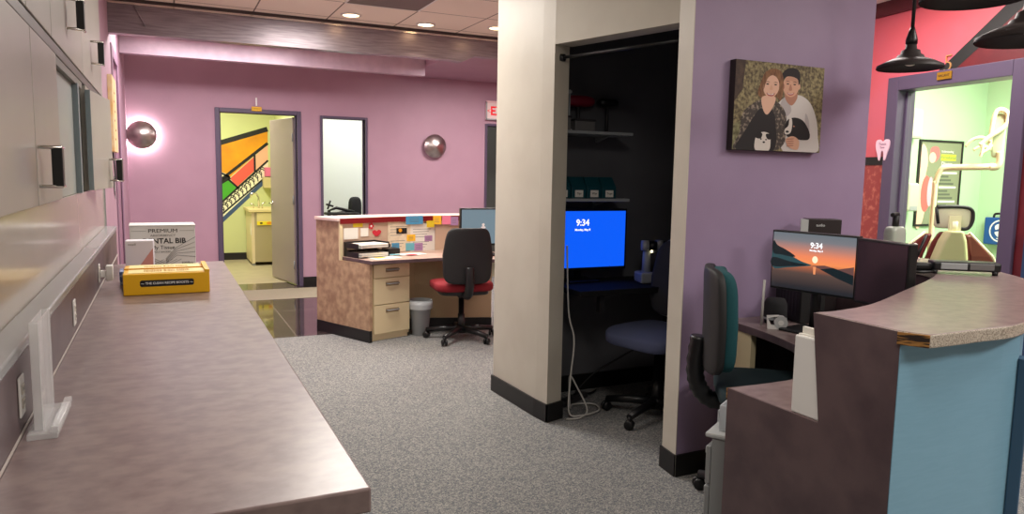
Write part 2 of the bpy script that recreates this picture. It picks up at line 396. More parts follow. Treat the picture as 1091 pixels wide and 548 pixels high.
# curtain rod of the nook
t = thing('curtain_rod', 'black rod across the top of the dark nook opening', 'rod', (2.0, 3.56, 2.04))
b = MB(); b.tube([(-.02, .04, 0), (.21, -.72, 0)], .009, black_p); b.build('rod', t)
b = MB(); b.lathe([(.0, -.02), (.022, -.018), (.026, 0), (.022, .018), (0, .02)], black_p, 14, TR(-.015, .03, 0)); b.build('end_bracket', t)
b = MB(); b.tube([(-.01, .035, 0), (-.005, .035, .055)], .008, black_p); b.build('hook', t)

# red wall with the doorway to the treatment room
R0 = Vector((4.792, 3.656)); R1 = Vector((4.667, 2.775)); rd = (R1 - R0).normalized(); rn = Vector((rd.y, -rd.x))   # rn points into the room (-X)
if rn.x > 0: rn = -rn
RA = math.atan2(rd.y, rd.x)
RM = Matrix(((rd.x, -rn.x, 0, R0.x), (rd.y, -rn.y, 0, R0.y), (0, 0, 1, 0), (0, 0, 0, 1)))    # local x along the wall towards the camera, local y into the wall
RL = (R1 - R0).length
b = MB()
for x0, x1, z0, z1 in ((-5, 0, 1.58, CEIL), (0, RL, 2.06, CEIL), (RL, RL + .06, 0, CEIL)): b.box(x0, x1, 0, .12, z0, z1, red_paint, RM)
b.box(RL + .06, 4, 0, .12, 0, CEIL, dark_red, RM)
b.box(-5, 0, 0, .12, 0, 1.52, glitter, RM); b.box(-5, 0, -.005, .12, 1.52, 1.58, base_black, RM); struct('wall_red', b)
b = MB(); b.flat = 1
fr = lambda dy: (lambda u, v: RM @ Vector((u, -dy, v)))
b.poly([(.28, 2.115), (.42, 2.115), (RL + .35, CEIL), (RL + .18, CEIL)], mural_black, fr(.003))
b.poly([(.42, 2.115), (1.6, 2.115), (1.6, CEIL), (RL + .35, CEIL)], dark_red, fr(.002))
tag(b.build('wall_stripe_mural'), 'black diagonal stripe with dark red field painted on the red wall above the doorway', 'mural')
b = MB(); b.box(-5, 4, -.03, 0, 2.60, CEIL, mat('dark_red_band', (84, 24, 32), .5), RM); struct('trim_top_band', b)  # dark red band along the top of the red wall
b = MB(); w = .085
for x0, x1, z0, z1 in ((-w, .012, 0, 2.06 + w), (RL - .012, RL + w, 0, 2.06 + w), (.012, RL - .012, 2.048, 2.06 + w)): b.box(x0, x1, -.025, .14, z0, z1, dark_purple, RM)
b.box(.012, .028, .05, .09, 0, 2.04, dark_purple, RM); b.box(RL - .028, RL - .012, .05, .09, 0, 2.04, dark_purple, RM)
struct('trim_4', b, .005)
b = MB(); b.box(3.2705, 3.312, 2.69, 2.75, 0, 1.44, mat('mauve_end_trim', (134, 88, 150), .5)); struct('trim_6', b, .02)
# treatment room shell
b = MB(); b.box(4.95, 7.3, 4.6, 4.75, 0, CEIL, green_wall); b.box(7.3, 7.45, .8, 4.75, 0, CEIL, green_wall); b.box(4.9, 7.3, .7, .8, 0, CEIL, green_wall); struct('wall_treatment_room', b)
b = MB(); b.box(7.27, 7.3, 3.3, 4.3, 1.1, 2.2, mat('window_blind', (236, 240, 214), .6, c2=(206, 212, 180), scale=3, stretch=(0, 0, 14), lo=.45, hi=.55)); o = struct('window_1', b)
# outer walls that close the hall
b = MB(); b.box(-.85, 9.5, -2.35, -2.2, 0, CEIL, cream); struct('wall_front', b)
b = MB(); b.box(9.4, 9.5, -2.2, 4.75, 0, CEIL, cream); struct('wall_east', b)

# ================================================================== LEFT: counter, splash, cabinets
t = thing('long_counter', 'long mauve brown laminate counter running along the left wall', 'counter', (0, 0, 0))
b = MB(); b.box(-.255, .284, 1.104, 4.31, .858, .9, lam); b.build('worktop', t, .004)
b = MB(); b.box(-.25, .235, 1.16, 4.28, .09, .857, lam_dark); b.build('cabinet_base', t)
b = MB(); b.box(-.25, .19, 1.2, 4.24, 0, .089, base_black); b.build('toe_kick', t)
t = thing('backsplash', 'low dark brown splash wall behind the long counter with grey ledge on top', 'backsplash')
b = MB(); b.box(-.648, -.257, .5, 4.78, 0, 1.043, lam_dark); b.build('splash_board', t)
b = MB(); b.box(-.3118, -.254, .5, 4.80, 1.0435, 1.066, ledge_m); b.build('ledge', t, .004, label='pale grey metal ledge')
b = MB(); b.box(-.256, -.2535, .5, 4.78, .9, .905, mat('pale_caulk', (196, 186, 180), .5)); b.build('joint_strip', t)
t = thing('splash_panel', 'glossy beige grey panel between the counter ledge and the wall cabinets', 'panel')
b = MB(); b.box(-.648, -.312, .2, 4.83, 1.044, 1.294, panel_m); b.box(-.648, -.325, .2, 4.83, 1.2945, 2.45, grey_side); b.build('panel', t)
b = MB(); b.box(-.3119, -.306, 4.80, 4.835, 1.067, 1.294, ledge_m); b.build('end_strip', t)

def pull(par, x, y, z):
    """black grip bar between two chrome arms"""
    h = MB()
    for zz in (z - .052, z + .052): h.tube([(x, y, zz), (x + .052, y + .012, zz), (x + .052, y + .05, zz)], .0055, chrome, 8)
    h.box(x + .030, x + .056, y + .004, y + .040, z - .0515, z + .0515, black_p); h.build('handle', par, .003, label='chrome and black pull')
def wall_cabinet(label, y0, y1, z0, z1, hy=None, hz=None):
    t = thing('wall_cabinet', label, 'cabinet', (0, 0, 0), 0, 'grey wall cabinets on the left')
    b = MB(); b.box(-.324, -.322, y0, y1, z0, z1, grey_side); b.box(-.322, -.318, y0 + .004, y1 - .004, z0, z1, grey_side); b.build('carcass', t)
    b = MB(); b.box(-.318, -.300, y0 + .003, y1 - .003, z0 + .002, z1 - .002, grey_lam); d = b.build('door', t, .002)
    if hy: pull(d, -.300, hy, hz)
    return t
wall_cabinet('grey lower wall cabinet at left picture edge beside the big chrome and black pull', 1.34, 2.285, 1.295, 1.762)
wall_cabinet('grey lower wall cabinet with big chrome and black pull beside the open blue recess', 2.288, 2.80, 1.295, 1.762, 2.31, 1.40)
wall_cabinet('grey upper wall cabinet whose pull is cut by the top picture edge', 1.34, 2.245, 1.80, 2.45)
wall_cabinet('grey upper wall cabinet above the big lower pull, own pull touching the top picture edge', 2.25, 2.72, 1.80, 2.45, 2.27, 1.985)
wall_cabinet('grey upper wall cabinet with a pull, directly above the open blue recess', 2.725, 3.71, 1.80, 2.45, 3.17, 1.955)
wall_cabinet('farthest grey upper wall cabinet with pull, just above the orange hanging strip', 3.715, 4.84, 1.80, 2.45, 4.16, 1.955)
b = MB(); b.box(-.324, -.303, 1.34, 4.84, 1.764, 1.798, mat('dark_grey_rail', (98, 92, 90), .4)); o = b.build('cabinet_rail', bevel=.003); tag(o, 'dark grey rail running between the upper and lower rows of wall cabinets', 'rail')
# open recess with blue-grey back and the door standing ajar
t = thing('open_recess', 'open pale blue grey recess between the lower wall cabinets', 'niche')
b = MB(); b.box(-.3248, -.3235, 2.803, 3.74, 1.296, 1.762, bluegrey); b.build('back_panel', t)
b = MB(); b.box(-.3235, -.303, 3.48, 3.53, 1.296, 1.74, bluestrip); b.box(-.3235, -.306, 2.803, 3.7, 1.735, 1.762, mat('recess_top_shade', (110, 104, 100), .5)); b.build('upright', t)  # darker strip paints the shade at the top of the recess
t = thing('ajar_cabinet_door', 'grey wall cabinet door standing ajar with blue edge, right of the open recess', 'cabinet door', (-.300, 3.77, 1.30), -.10)
b = MB(); b.box(0, .018, 0, .50, 0, .44, grey_lam); d = b.build('door', t, .002)
b = MB(); b.box(-.001, .019, -.004, 0, 0, .44, bluestrip); b.build('edging', d)
pull(d, .018, .40, .09)
t = thing('lower_end_cabinet', 'farthest grey lower wall cabinet carcass behind the ajar door', 'cabinet')
b = MB(); b.box(-.324, -.3005, 3.80, 4.84, 1.296, 1.762, grey_lam); b.build('carcass', t, .003)
# hanging strip and keys past the cabinets
t = thing('hanging_sign', 'narrow orange and cream printed board hanging past the end of the wall cabinets', 'sign', (-.33, 6.30, 1.52))
b = MB(); b.box(-.02, .012, -.12, .36, 0, .56, mat('orange_cream_print', (230, 180, 100), .6, c2=(240, 222, 180), scale=7, stretch=(1, 3, 1))); b.build('board', t, .003)
for i in range(6): text('~', .12, mat('dark_red_ink', (150, 60, 40), .6), t, (.0125, .05 + .08 * (i % 2), .10 + .07 * i), (PI / 2, 0, PI / 2))
t = thing('key_ring', 'dark bunch of keys and lanyard hanging below the orange sign', 'keys', (-.344, 6.45, 1.52))
b = MB(); b.tube([(0, 0, 0), (.008, .01, -.2), (0, 0, -.22)], .006, black_s, 6); b.build('lanyard', t)
for k in range(3):
    b = MB(); b.box(-.002, .002, -.015 + k * .03, .012 + k * .03, -.30 - .03 * k, -.18, black_p if k % 2 else grey_met); b.build('key', t)

# outlets
def outlet(y, z, label):
    t = thing('wall_outlet', label, 'outlet', (-.2565, y, z), 0, 'outlets in the splash board')
    b = MB(); b.box(0, .006, -.036, .036, -.058, .058, white_p); b.build('cover_plate', t, .003)
    for s in (-1, 1):
        b = MB(); b.box(.006, .009, -.017, .017, s * .02 - .014, s * .02 + .014, mat('ivory_plastic', (214, 208, 196), .4))
        for q in (-1, 1): b.box(.009, .0095, q * .007 - .0012, q * .007 + .0012, s * .02 - .005, s * .02 + .006, ink)
        b.build('socket', t, .001)
    t.scale = (.7, .66, .66)
    return t
outlet(1.60, .972, 'white outlet nearest the camera, behind the clear acrylic sign holder')
outlet(2.51, .968, 'middle white outlet on the brown splash board, nothing plugged in')
outlet(3.45, .965, 'far white outlet holding the white plug adapter near the boxes')
t = thing('plug_adapter', 'white block adapter plugged into the far outlet beside the boxes', 'adapter', (-.250, 3.45, .962)); t.scale = (.75, .7, .7)
b = MB(); b.box(0.0005, .028, -.02, .02, -.02, .02, white_p); b.build('plug', t, .004)
b = MB(); b.box(.028, .062, -.03, .034, -.04, .05, white_p); b.build('body', t, .005)

# clear acrylic sign holder
t = thing('sign_holder', 'empty clear acrylic sign holder standing at the left end of the counter', 'sign holder', (-.216, 1.64, .9))
b = MB(); b.prism([(-.026, -.10), (.024, -.10), (.026, .10), (-.024, .10)], 0.0005, .012, acrylic); b.prism([(.012, -.10), (.026, -.10), (.028, .10), (.014, .10)], .012, .024, acrylic); b.build('foot', t, .002)
b = MB(); b.box(-.016, -.013, -.075, .075, .012, .215, acrylic); b.box(-.004, -.001, -.075, .075, .012, .215, acrylic); b.box(-.016, -.001, -.078, -.075, .012, .215, acrylic); b.box(-.016, -.001, .075, .078, .012, .215, acrylic); b.build('pocket', t, .001)

# boxes at the far end of the counter
def carton(name, label, loc, rz, sx, sy, sz, m, cat='box', flap=True):
    t = thing(name, label, cat, loc, rz)
    b = MB(); b.box(-sx / 2, sx / 2, 0, sy, 0, sz, m); b.build('carton', t, .003)
    return t
t = carton('bib_box', 'large white carton of dental bibs at the back of the counter', (-.012, 4.02, .9005), .02, .295, .19, .218, white_card)
b = MB(); b.box(-.150, .150, -.004, .19, .218, .2225, white_card); b.build('lid', t, .002)
text('PREMIUM', .026, ink, t, (0, -.001, .193), sx=1.25); text('ABSORBENCY', .014, grey_ink, t, (0, -.001, .17), sx=1.3)
text('DENTAL BIB', .036, ink, t, (.005, -.001, .142), bold=.0008); text('2 Ply Tissue', .026, ink, t, (-.01, -.001, .110)); text('POLY-BACKED', .012, grey_ink, t, (-.005, -.001, .088)); text('500/Box', .016, ink, t, (.108, -.001, .03))
b = MB()
for (p, q) in (((-.14, .193), (-.075, .193)), ((.075, .193), (.14, .193))): b.box(p[0], q[0], -.001, 0, .1925, .1937, grey_ink)
for k in range(5): b.tube([(.01, -.0008, .03 + .006 * k), (.06, -.0008, .07 + .01 * k), (.146, -.0008, .06 + .025 * k)], .0011, grey_ink, 5)
for k in range(5): b.tube([(-.12 + .02 * k, -.0008, .055), (-.06 + .02 * k, -.0008, .02), (.0 + .02 * k, -.0008, .05)], .0009, grey_ink, 5)
b.build('line_art', t)
t = carton('tissue_box', 'small white carton with a pink corner leaning before the bib box', (-.113, 3.80, .9005), -.03, .118, .09, .165, mat('lilac_white_card', (224, 218, 226), .5))
b = MB(); b.flat = 1; b.poly([(-.02, .02), (.057, .02), (.057, .13)], pink_card, lambda u, v: Vector((u, -.0008, v))); b.box(-.059, .059, -.0007, .0, .0, .02, blue_card); b.build('pink_corner', t)
text('maxill', .014, grey_ink, t, (-.03, -.001, .148))
t = carton('blue_box', 'small blue patterned carton half hidden behind the yellow box', (-.142, 3.52, .9005), .03, .085, .12, .058, blue_card)
text('MASKS', .014, white_ink, t, (-.01, -.001, .04))
t = carton('yellow_box', 'open yellow carton with a black label strip at the counter end', (.0, 3.215, .9005), .012, .315, .30, .084, yellow_card)
b = MB(); b.box(-.14, .14, .02, .13, .084, .0865, mat('box_label', (246, 226, 150), .5)); b.box(-.14, .13, .16, .28, .084, .0875, mat('box_label', (246, 226, 150), .5)); b.build('top_label', t)
b = MB(); b.box(-.158, .158, .143, .150, .084, .090, mat('amber_card', (214, 150, 10), .5)); b.box(.140, .158, .0, .30, .084, .094, yellow_card); b.build('flap', t)
b = MB(); b.flat = 1; b.poly([(x * .098, .046 + z * .013) for x, z in [(-1, -.6), (-.95, -1), (.95, -1), (1, -.6), (1, .6), (.95, 1), (-.95, 1), (-1, .6)]], ink, lambda u, v: Vector((u, -.0008, v))); b.build('label_strip', t)
text('THE CLEAN RECIPE BOOSTS', .0125, white_ink, t, (0, -.0014, .046), bold=.0002); 
for s in (-1, 1): text('~', .02, white_ink, t, (s * .089, -.0014, .046))
for i, yy in enumerate((.05, .075, .1, .2, .225)): text('Temporary Crown Material', .015, mat('orange_ink', (200, 130, 30), .6), t, (0, yy, .0880), (0, 0, 0))

# ================================================================== FAR WALL things
def dome(x, z, label, lit):
    t = thing('wall_sconce', label, 'wall sconce', (x, Yf, z), 0, 'round metal sconces')
    M = Matrix.Rotation(PI / 2, 4, 'X')
    b = MB(); b.lathe([(.140, .052), (.151, .050), (.152, .056), (.148, .062), (.125, .080), (.09, .100), (.05, .116), (.02, .124), (.003, .126)], steel, 48, M, True); b.build('dome', t)
    b = MB(); b.lathe([(.05, 0), (.05, .052)], white_p, 24, M, True); b.build('back_plate', t)
    if lit:
        L = bpy.data.lights.new('sconce_glow', 'AREA'); L.shape = 'DISK'; L.size = .2
        for k in range(8):
            a = 2 * PI * k / 8
            L = bpy.data.lights.new('sconce_bulb', 'POINT'); L.energy = 1.6; L.color = (1, .93, .9); L.shadow_soft_size = .012
            o = bpy.data.objects.new('sconce_bulb', L); COL.objects.link(o); o.location = (x + .115 * math.cos(a), Yf - .028, z + .115 * math.sin(a))
    return t
dome(-.205, 1.768, 'round metal dome sconce glowing against the wall, left of the first doorway', True)
dome(3.19, 1.752, 'unlit round metal dome sconce between the white room opening and the exit sign', False)
def number_sign(ch, m1, M0, label, h=.13, dy=.012, bold=.002):
    t = thing('door_number', label, 'number'); t.matrix_world = M0
    text(ch, h, m1, t, (0, dy, .075), bold=bold, ext=.004, name='numeral')
    b = MB(); b.box(-.055, .055, -.012, 0, -.028, .022, gold); b.build('name_plate', t, .002, label='small brass plate')
    text('VACANT', .022, ink, t, (0, -.0125, -.003))
    return t
number_sign('1', white_p, TR(1.005, Yf - .02, 2.115), 'white number 1 over a brass plate above the left doorway')
t = thing('exit_sign', 'white exit sign with red letters above the dark doorway beside the column', 'sign', (4.11, Yf, 2.13))
b = MB(); b.box(-.2, .2, -.045, 0, 0, .225, mat('exit_white', (236, 214, 210), .4)); b.build('housing', t, .006)
b = MB(); b.box(-.205, .205, -.05, -.043, -.005, .012, grey_p); b.box(-.205, .205, -.05, -.043, .215, .245, mat('pale_pink_plastic', (232, 196, 196), .4)); b.box(-.205, -.19, -.05, -.043, 0, .23, grey_p); b.box(.19, .205, -.05, -.043, 0, .23, grey_p); b.build('frame', t)
text('EXIT', .16, emit('exit_red', (230, 30, 40), .9), t, (.02, -.046, .11), bold=.004); text('<', .09, emit('exit_red', (230, 30, 40), .9), t, (-.165, -.046, .11))
# open door of the mural room
a = math.atan2(9.93 - 9.2, 1.285 - 1.44)
d = MB(); d.box(0, .80, -.02, .02, .012, 2.045, mat('grey_mauve_door', (150, 136, 132), .4)); d = d.build('door_2', kind='structure', bevel=.004); d.location = (1.445, 9.24, 0); d.rotation_euler = (0, 0, a)
for s in (-1, 1):
    b = MB(); b.tube([(.74, s * .02, .98), (.74, s * .06, .98), (.63, s * .062, .98)], .011, chrome, 8); b.lathe([(.028, 0), (.03, .006), (.0, .008)], chrome, 20, TR(.74, s * .02, .98) @ Matrix.Rotation(-s * PI / 2, 4, 'X')); b.build('door_handle', d)
for zz in (.25, 1.05, 1.8):
    b = MB(); b.tube([(-.005, .026, zz - .05), (-.005, .026, zz + .05)], .009, grey_met, 8); b.build('hinge', d)
# cabinet with a yellow counter in the mural room
t = thing('mural_room_cabinet', 'tan cabinet with pale yellow top inside the room with the mural', 'cabinet', (1.19, 11.34, 0))
b = MB(); b.box(0, .41, 0, .82, .05, .79, mat('tan_cabinet', (172, 158, 122), .5)); b.build('carcass', t)
b = MB(); b.box(-.045, -.001, .01, .82, .03, .79, cream_cab); b.build('end_panel', t, label='cream end panel')
b = MB(); b.box(-.08, .41, -.03, .82, .79, .835, mat('pale_yellow_top', (224, 206, 150), .4)); b.build('worktop', t, .006)
b = MB(); b.box(.03, .40, -.015, -.001, .60, .78, mat('cream_drawer', (224, 208, 150), .4)); dr = b.build('drawer', t, .003)
b = MB(); b.flat = 1; 
b.box(.03, .40, -.0165, -.0152, .60, .655, mat('bright_yellow_print', (246, 222, 40), .5))
b.poly(ell(.20, .628, .035, .02), mat('orange_print', (240, 150, 30), .5), lambda u, v: Vector((u, -.0172, v))); b.poly([(.27, .63), (.31, .66), (.31, .64), (.40, .64), (.40, .61), (.31, .61), (.31, .60)], mat('green_print', (30, 110, 50), .5), lambda u, v: Vector((u, -.0172, v)))
b.poly(ell(.09, .628, .02, .014), mural_black, lambda u, v: Vector((u, -.0172, v))); b.build('fish_print', dr, label='yellow band with fish prints')
b = MB(); b.box(-.052, -.046, .06, .09, .45, .62, white_p); b.build('handle', t)
b = MB(); b.box(-.045, .0, .02, .06, 0, .1, grey_met); b.build('foot', t)
t = thing('gooseneck_faucet', 'chrome faucet on the counter in the mural room beside the door handle', 'faucet', (1.28, 11.6, .8355))
b = MB(); b.tube([(0, 0, 0), (0, 0, .16), (-.03, 0, .22), (-.1, 0, .22), (-.12, 0, .17)], .014, chrome); b.build('spout', t)
b = MB(); b.tube([(.05, 0, 0), (.05, 0, .06), (.10, 0, .09)], .012, chrome); b.tube([(-.07, .02, 0), (-.07, .02, .05), (-.12, .02, .07)], .012, chrome); b.build('tap', t)
t = thing('paper_dispenser', 'cream wall dispenser with a pink front on the mural wall', 'dispenser', (1.508, 12.009, 1.13))
b = MB(); b.box(-.1, .1, .0, .19, 0, .17, mat('beige_plastic', (206, 190, 140), .5)); b.build('lower_body', t, .006)
b = MB(); b.box(-.07, .1, -.01, .19, .18, .32, mat('pink_plastic', (222, 110, 150), .5)); b.build('pink_holder', t, .006)
# dark chair and lamp seen through the white room opening
t = thing('white_room_chair', 'black stool with low rounded back inside the bright white room', 'chair', (2.49, 10.6, 0), .3)
b = MB(); b.cushion((0, 0, .60), (.44, .44, .09), black_f); b.build('seat', t)
b = MB(); b.cushion((.08, .12, .86), (.20, .10, .36), black_f, .6, .6); b.build('backrest', t)
b = MB(); b.tube([(.08, .12, .60), (.08, .15, .75)], .02, black_p); b.build('back_post', t)
b = MB(); b.tube([(-.40, -.1, .80), (-.2, -.12, .84), (0, -.1, .80), (.03, 0, .62)], .025, black_p); b.build('armrest', t)
b = MB(); b.tube([(0, 0, .56), (0, 0, .06)], .028, chrome); b.build('gas_column', t)
for k in range(5):
    a = 2 * PI * k / 5; b = MB(); b.tube([(0, 0, .08), (.27 * math.cos(a), .27 * math.sin(a), .03)], [.025, .03], black_p); b.build('leg', t)
t = thing('instrument_stand', 'black instrument arm with knob at the left edge of the white room opening', 'instrument stand', (2.07, 10.32, 0))
b = MB(); b.tube([(0, 0, .02), (0, 0, .86), (.10, 0, .90), (.35, 0, .84)], .022, black_p); b.build('arm', t)
b = MB(); b.lathe([(0, 0), (.2, 0), (.2, .02), (.03, .03)], black_p, 24, None, True); b.build('base', t)
b = MB(); b.tube([(-.02, 0, .88), (.02, 0, 1.0)], .012, black_p); b.tube([(-.04, 0, .95), (.06, 0, .92)], .014, black_p); b.build('knob', t)
b = MB(); b.box(-.05, .35, -.12, .12, .80, .835, black_s); b.build('tray', t, .01)

# ceiling lights
t0 = None
for i, (x, y, lab) in enumerate(((1.449, 6.242, 'leftmost lit recessed downlight in front of the ceiling beam'), (2.118, 6.30, 'middle lit recessed downlight in front of the ceiling beam'), (2.72, 6.12, 'lit recessed downlight touching the edge of the cream column'))):
    if t0 is None:
        t0 = t = thing('downlight', lab, 'ceiling light', (x, y, CEIL), 0, 'recessed downlights')
        b = MB(); b.lathe([(.085, 0), (.085, -.008), (.068, -.012), (.066, -.002)], white_p, 32); b.build('trim_ring', t)
        b = MB(); b.lathe([(.001, -.009), (.05, -.008), (.066, -.003)], bulb, 32); b.build('lens', t)
    else: t = dup(t0, (x, y, CEIL), None, lab)
b = MB(); b.box(1.315, 1.885, 4.65, 5.81, CEIL - .006, CEIL - .001, mat('dull_grey_light_lens', (112, 98, 92), .5)); t = thing('ceiling_panel', 'dull grey unlit light panel set in the ceiling grid', 'ceiling panel', (0, 0, 0)); b.build('lens', t)
b = MB(); b.box(1.30, 1.315, 4.64, 5.82, CEIL - .008, CEIL - .0005, white_p); b.box(1.885, 1.90, 4.64, 5.82, CEIL - .008, CEIL - .0005, white_p); b.box(1.315, 1.885, 5.81, 5.82, CEIL - .008, CEIL - .0005, white_p); b.box(1.315, 1.885, 4.64, 4.65, CEIL - .008, CEIL - .0005, white_p); b.build('frame', t)

# ================================================================== FAR DESK
P1, P2, PM = Vector((1.19, 6.5)), Vector((1.492, 5.839)), Vector((1.322, 6.205))
dd = (P2 - P1).normalized(); pn = Vector((dd.y, -dd.x))     # outward (left)
if pn.x > 0: pn = -pn
W = [(1.322, 6.205), (1.80, 6.40), (2.28, 6.50), (2.75, 6.50)]
t = thing('reception_desk', 'tan laminate reception desk with a raised red edged back wall', 'desk')
b = MB()
for p, q, z1 in ((P1, PM, .985), (PM, P2, .655)): 
    b.prism([tuple(p), tuple(q), tuple(q - pn * .03), tuple(p - pn * .03)], .10, z1, lam_tan)
b.build('end_panel', t, label='mottled tan end panel')
b = MB(); b.prism([tuple(P1 + pn * .004), tuple(P2 + pn * .004), tuple(P2 - pn * .025), tuple(P1 - pn * .025)], 0, .10, base_black); b.build('toe_kick', t)
def off(pts, d):   # offset polyline backwards (+Y side)
    out = []
    for i, p in enumerate(pts):
        a_, c_ = Vector(pts[max(0, i - 1)]), Vector(pts[min(len(pts) - 1, i + 1)]); dv = (c_ - a_).normalized(); out.append((p[0] - dv.y * d, p[1] + dv.x * d))
    return out
b = MB(); b.prism(W + off(W, .05)[::-1], .1, .985, mat('beige_back_wall', (206, 176, 152), .6)); b.build('back_wall', t)
b = MB(); o1 = off(W, -.02); o2 = off(W, .30); o2[0] = tuple(P1 + pn * .02); o1[0] = tuple(PM + pn * .02 - Vector((.0, .02)))
b.prism(o1 + o2[::-1], .986, 1.012, white_top); b.build('ledge_top', t, .003, label='pale pink ledge top')
b = MB(); o3 = off(W, -.025); b.prism(off(W, -.024) + off(W, -.020)[::-1], .962, 1.008, red_trim); b.build('red_edge', t, label='dark red front edge of the ledge')
b = MB(); b.prism([tuple(PM + pn * .001), tuple(PM - pn * .03), tuple(PM - pn * .03 + dd * .018), tuple(PM + pn * .001 + dd * .018)], .655, .985, cream_cab); b.build('cream_edge', t)
fe = [(1.50, 5.80), (1.80, 5.84), (2.10, 5.88), (2.36, 5.78), (2.55, 5.60), (2.75, 5.50)]
b = MB(); b.prism(fe + [(2.75, 6.49)] + [(x, y - .003) for x, y in W[::-1][1:-1]] + [(1.345, 6.21)], .656, .686, mat('pink_grey_desk_top', (188, 160, 146), .35, c2=(168, 140, 128), scale=14), lam_dark); b.build('desktop', t, .003)
b = MB(); b.prism([(1.50, 6.12), (2.0, 6.24), (2.66, 6.02), (2.67, 6.04), (2.0, 6.26), (1.50, 6.14)], .105, .655, mat('tan_modesty_panel', (190, 164, 128), .6)); b.build('modesty_panel', t)
b = MB(); b.prism([(1.50, 6.11), (2.0, 6.23), (2.66, 6.01), (2.67, 6.04), (2.0, 6.26), (1.50, 6.14)], 0, .104, base_black); b.build('kick_board', t)
# drawer pedestal
a = math.atan2(.125, .37)
t = thing('drawer_pedestal', 'cream three drawer pedestal under the far tan desk', 'drawers', (1.502, 5.865, 0), a)
b = MB(); b.box(0, .40, .012, .36, .03, .645, cream_cab); b.box(0.02, .39, .02, .35, 0, .03, cream_cab); b.build('carcass', t, .003)
for z0, z1 in ((.06, .30), (.307, .525), (.532, .642)):
    b = MB(); b.box(.035, .395, -.006, .012, z0, z1, cream_cab); dr = b.build('drawer', t, .003)
    zc = z1 - .045; b = MB(); b.tube([(.16, -.006, zc), (.16, -.03, zc), (.27, -.03, zc), (.27, -.006, zc)], .006, grey_met, 8); b.box(.15, .28, -.0075, -.006, zc - .022, zc + .012, mat('handle_recess', (150, 128, 96), .5)); b.build('handle', dr)
t = thing('waste_bin', 'grey plastic waste bin under the far desk beside the cream drawers', 'bin', (1.985, 6.02, 0)); t.scale = (.78, .78, .95)
b = MB(); b.lathe([(.085, 0), (.09, .005), (.125, .31), (.132, .315), (.132, .325), (.120, .325), (.084, .012), (.001, .012)], grey_p, 32); b.build('bucket', t)
b = MB(); b.lathe([(.119, .30), (.136, .318), (.14, .28), (.137, .245)], mat('clear_bag', (206, 210, 212), .3, trans=.3), 28); b.build('liner', t)
# papers and notes pinned on the desk wall
NOTES = [('pinned_sheet', cream_paper, 'large cream printed sheet pinned under the blue note on the desk wall', 1, 1.915, 6.424, .831, .230, .282, .004),
 ('pinned_sheet', paper, 'right hand white printed sheet pinned beside the red chair back on the desk wall', 1, 2.154, 6.473, .809, .259, .263, .004),
 ('note', blue_note, 'blue rectangular tag at the top of the desk wall', 1, 2.055, 6.453, .974, .177, .077, .028),
 ('note', yellow_note, 'lower yellow sticky note right of the blue tag', 1, 2.221, 6.487, .934, .082, .061, .028),
 ('note', amber_note, 'amber sticky note at the top edge beside the pink note', 2, 2.295, 6.5, .968, .083, .079, .028),
 ('note', pink_note, 'bright pink sticky note at the top of the desk wall', 2, 2.388, 6.5, .967, .085, .08, .028),
 ('note', purple_note, 'mauve sticky note right of the pink note, nearest the monitor', 2, 2.468, 6.5, .957, .076, .08, .028),
 ('note', blue_note, 'blue square sticky note at the lower left of the cream sheet', 1, 1.876, 6.416, .735, .076, .068, .007),
 ('note', teal_note, 'teal square sticky note at the bottom of the pinned sheets', 1, 2.022, 6.446, .728, .088, .069, .007),
 ('note', purple_note, 'mauve square sticky note beside the teal one at the bottom', 1, 2.109, 6.465, .724, .09, .07, .007),
 ('note', amber_note, 'pale amber sticky note in the middle of the pinned sheets', 1, 2.032, 6.448, .81, .088, .06, .007),
 ('note', purple_note, 'purple sticky note on the right of the white sheet', 1, 2.212, 6.486, .798, .081, .053, .007),
 ('note', yellow_note, 'yellow sticky note above the paper trays', 0, 1.502, 6.276, .954, .099, .049, .004),
 ('note', red_note, 'red heart shaped note above the end of the paper trays', 0, 1.687, 6.353, .867, .103, .058, .004),
 ('note', paper, 'white paper slip pinned above the paper trays', 0, 1.434, 6.248, .876, .145, .096, .004),
 ('note', paper, 'small white paper slip between trays and red heart note', 0, 1.565, 6.302, .881, .08, .073, .004),
 ('photo_card', ink, 'small dark photo card pinned on the cream sheet', 1, 1.937, 6.428, .878, .106, .052, .007)]
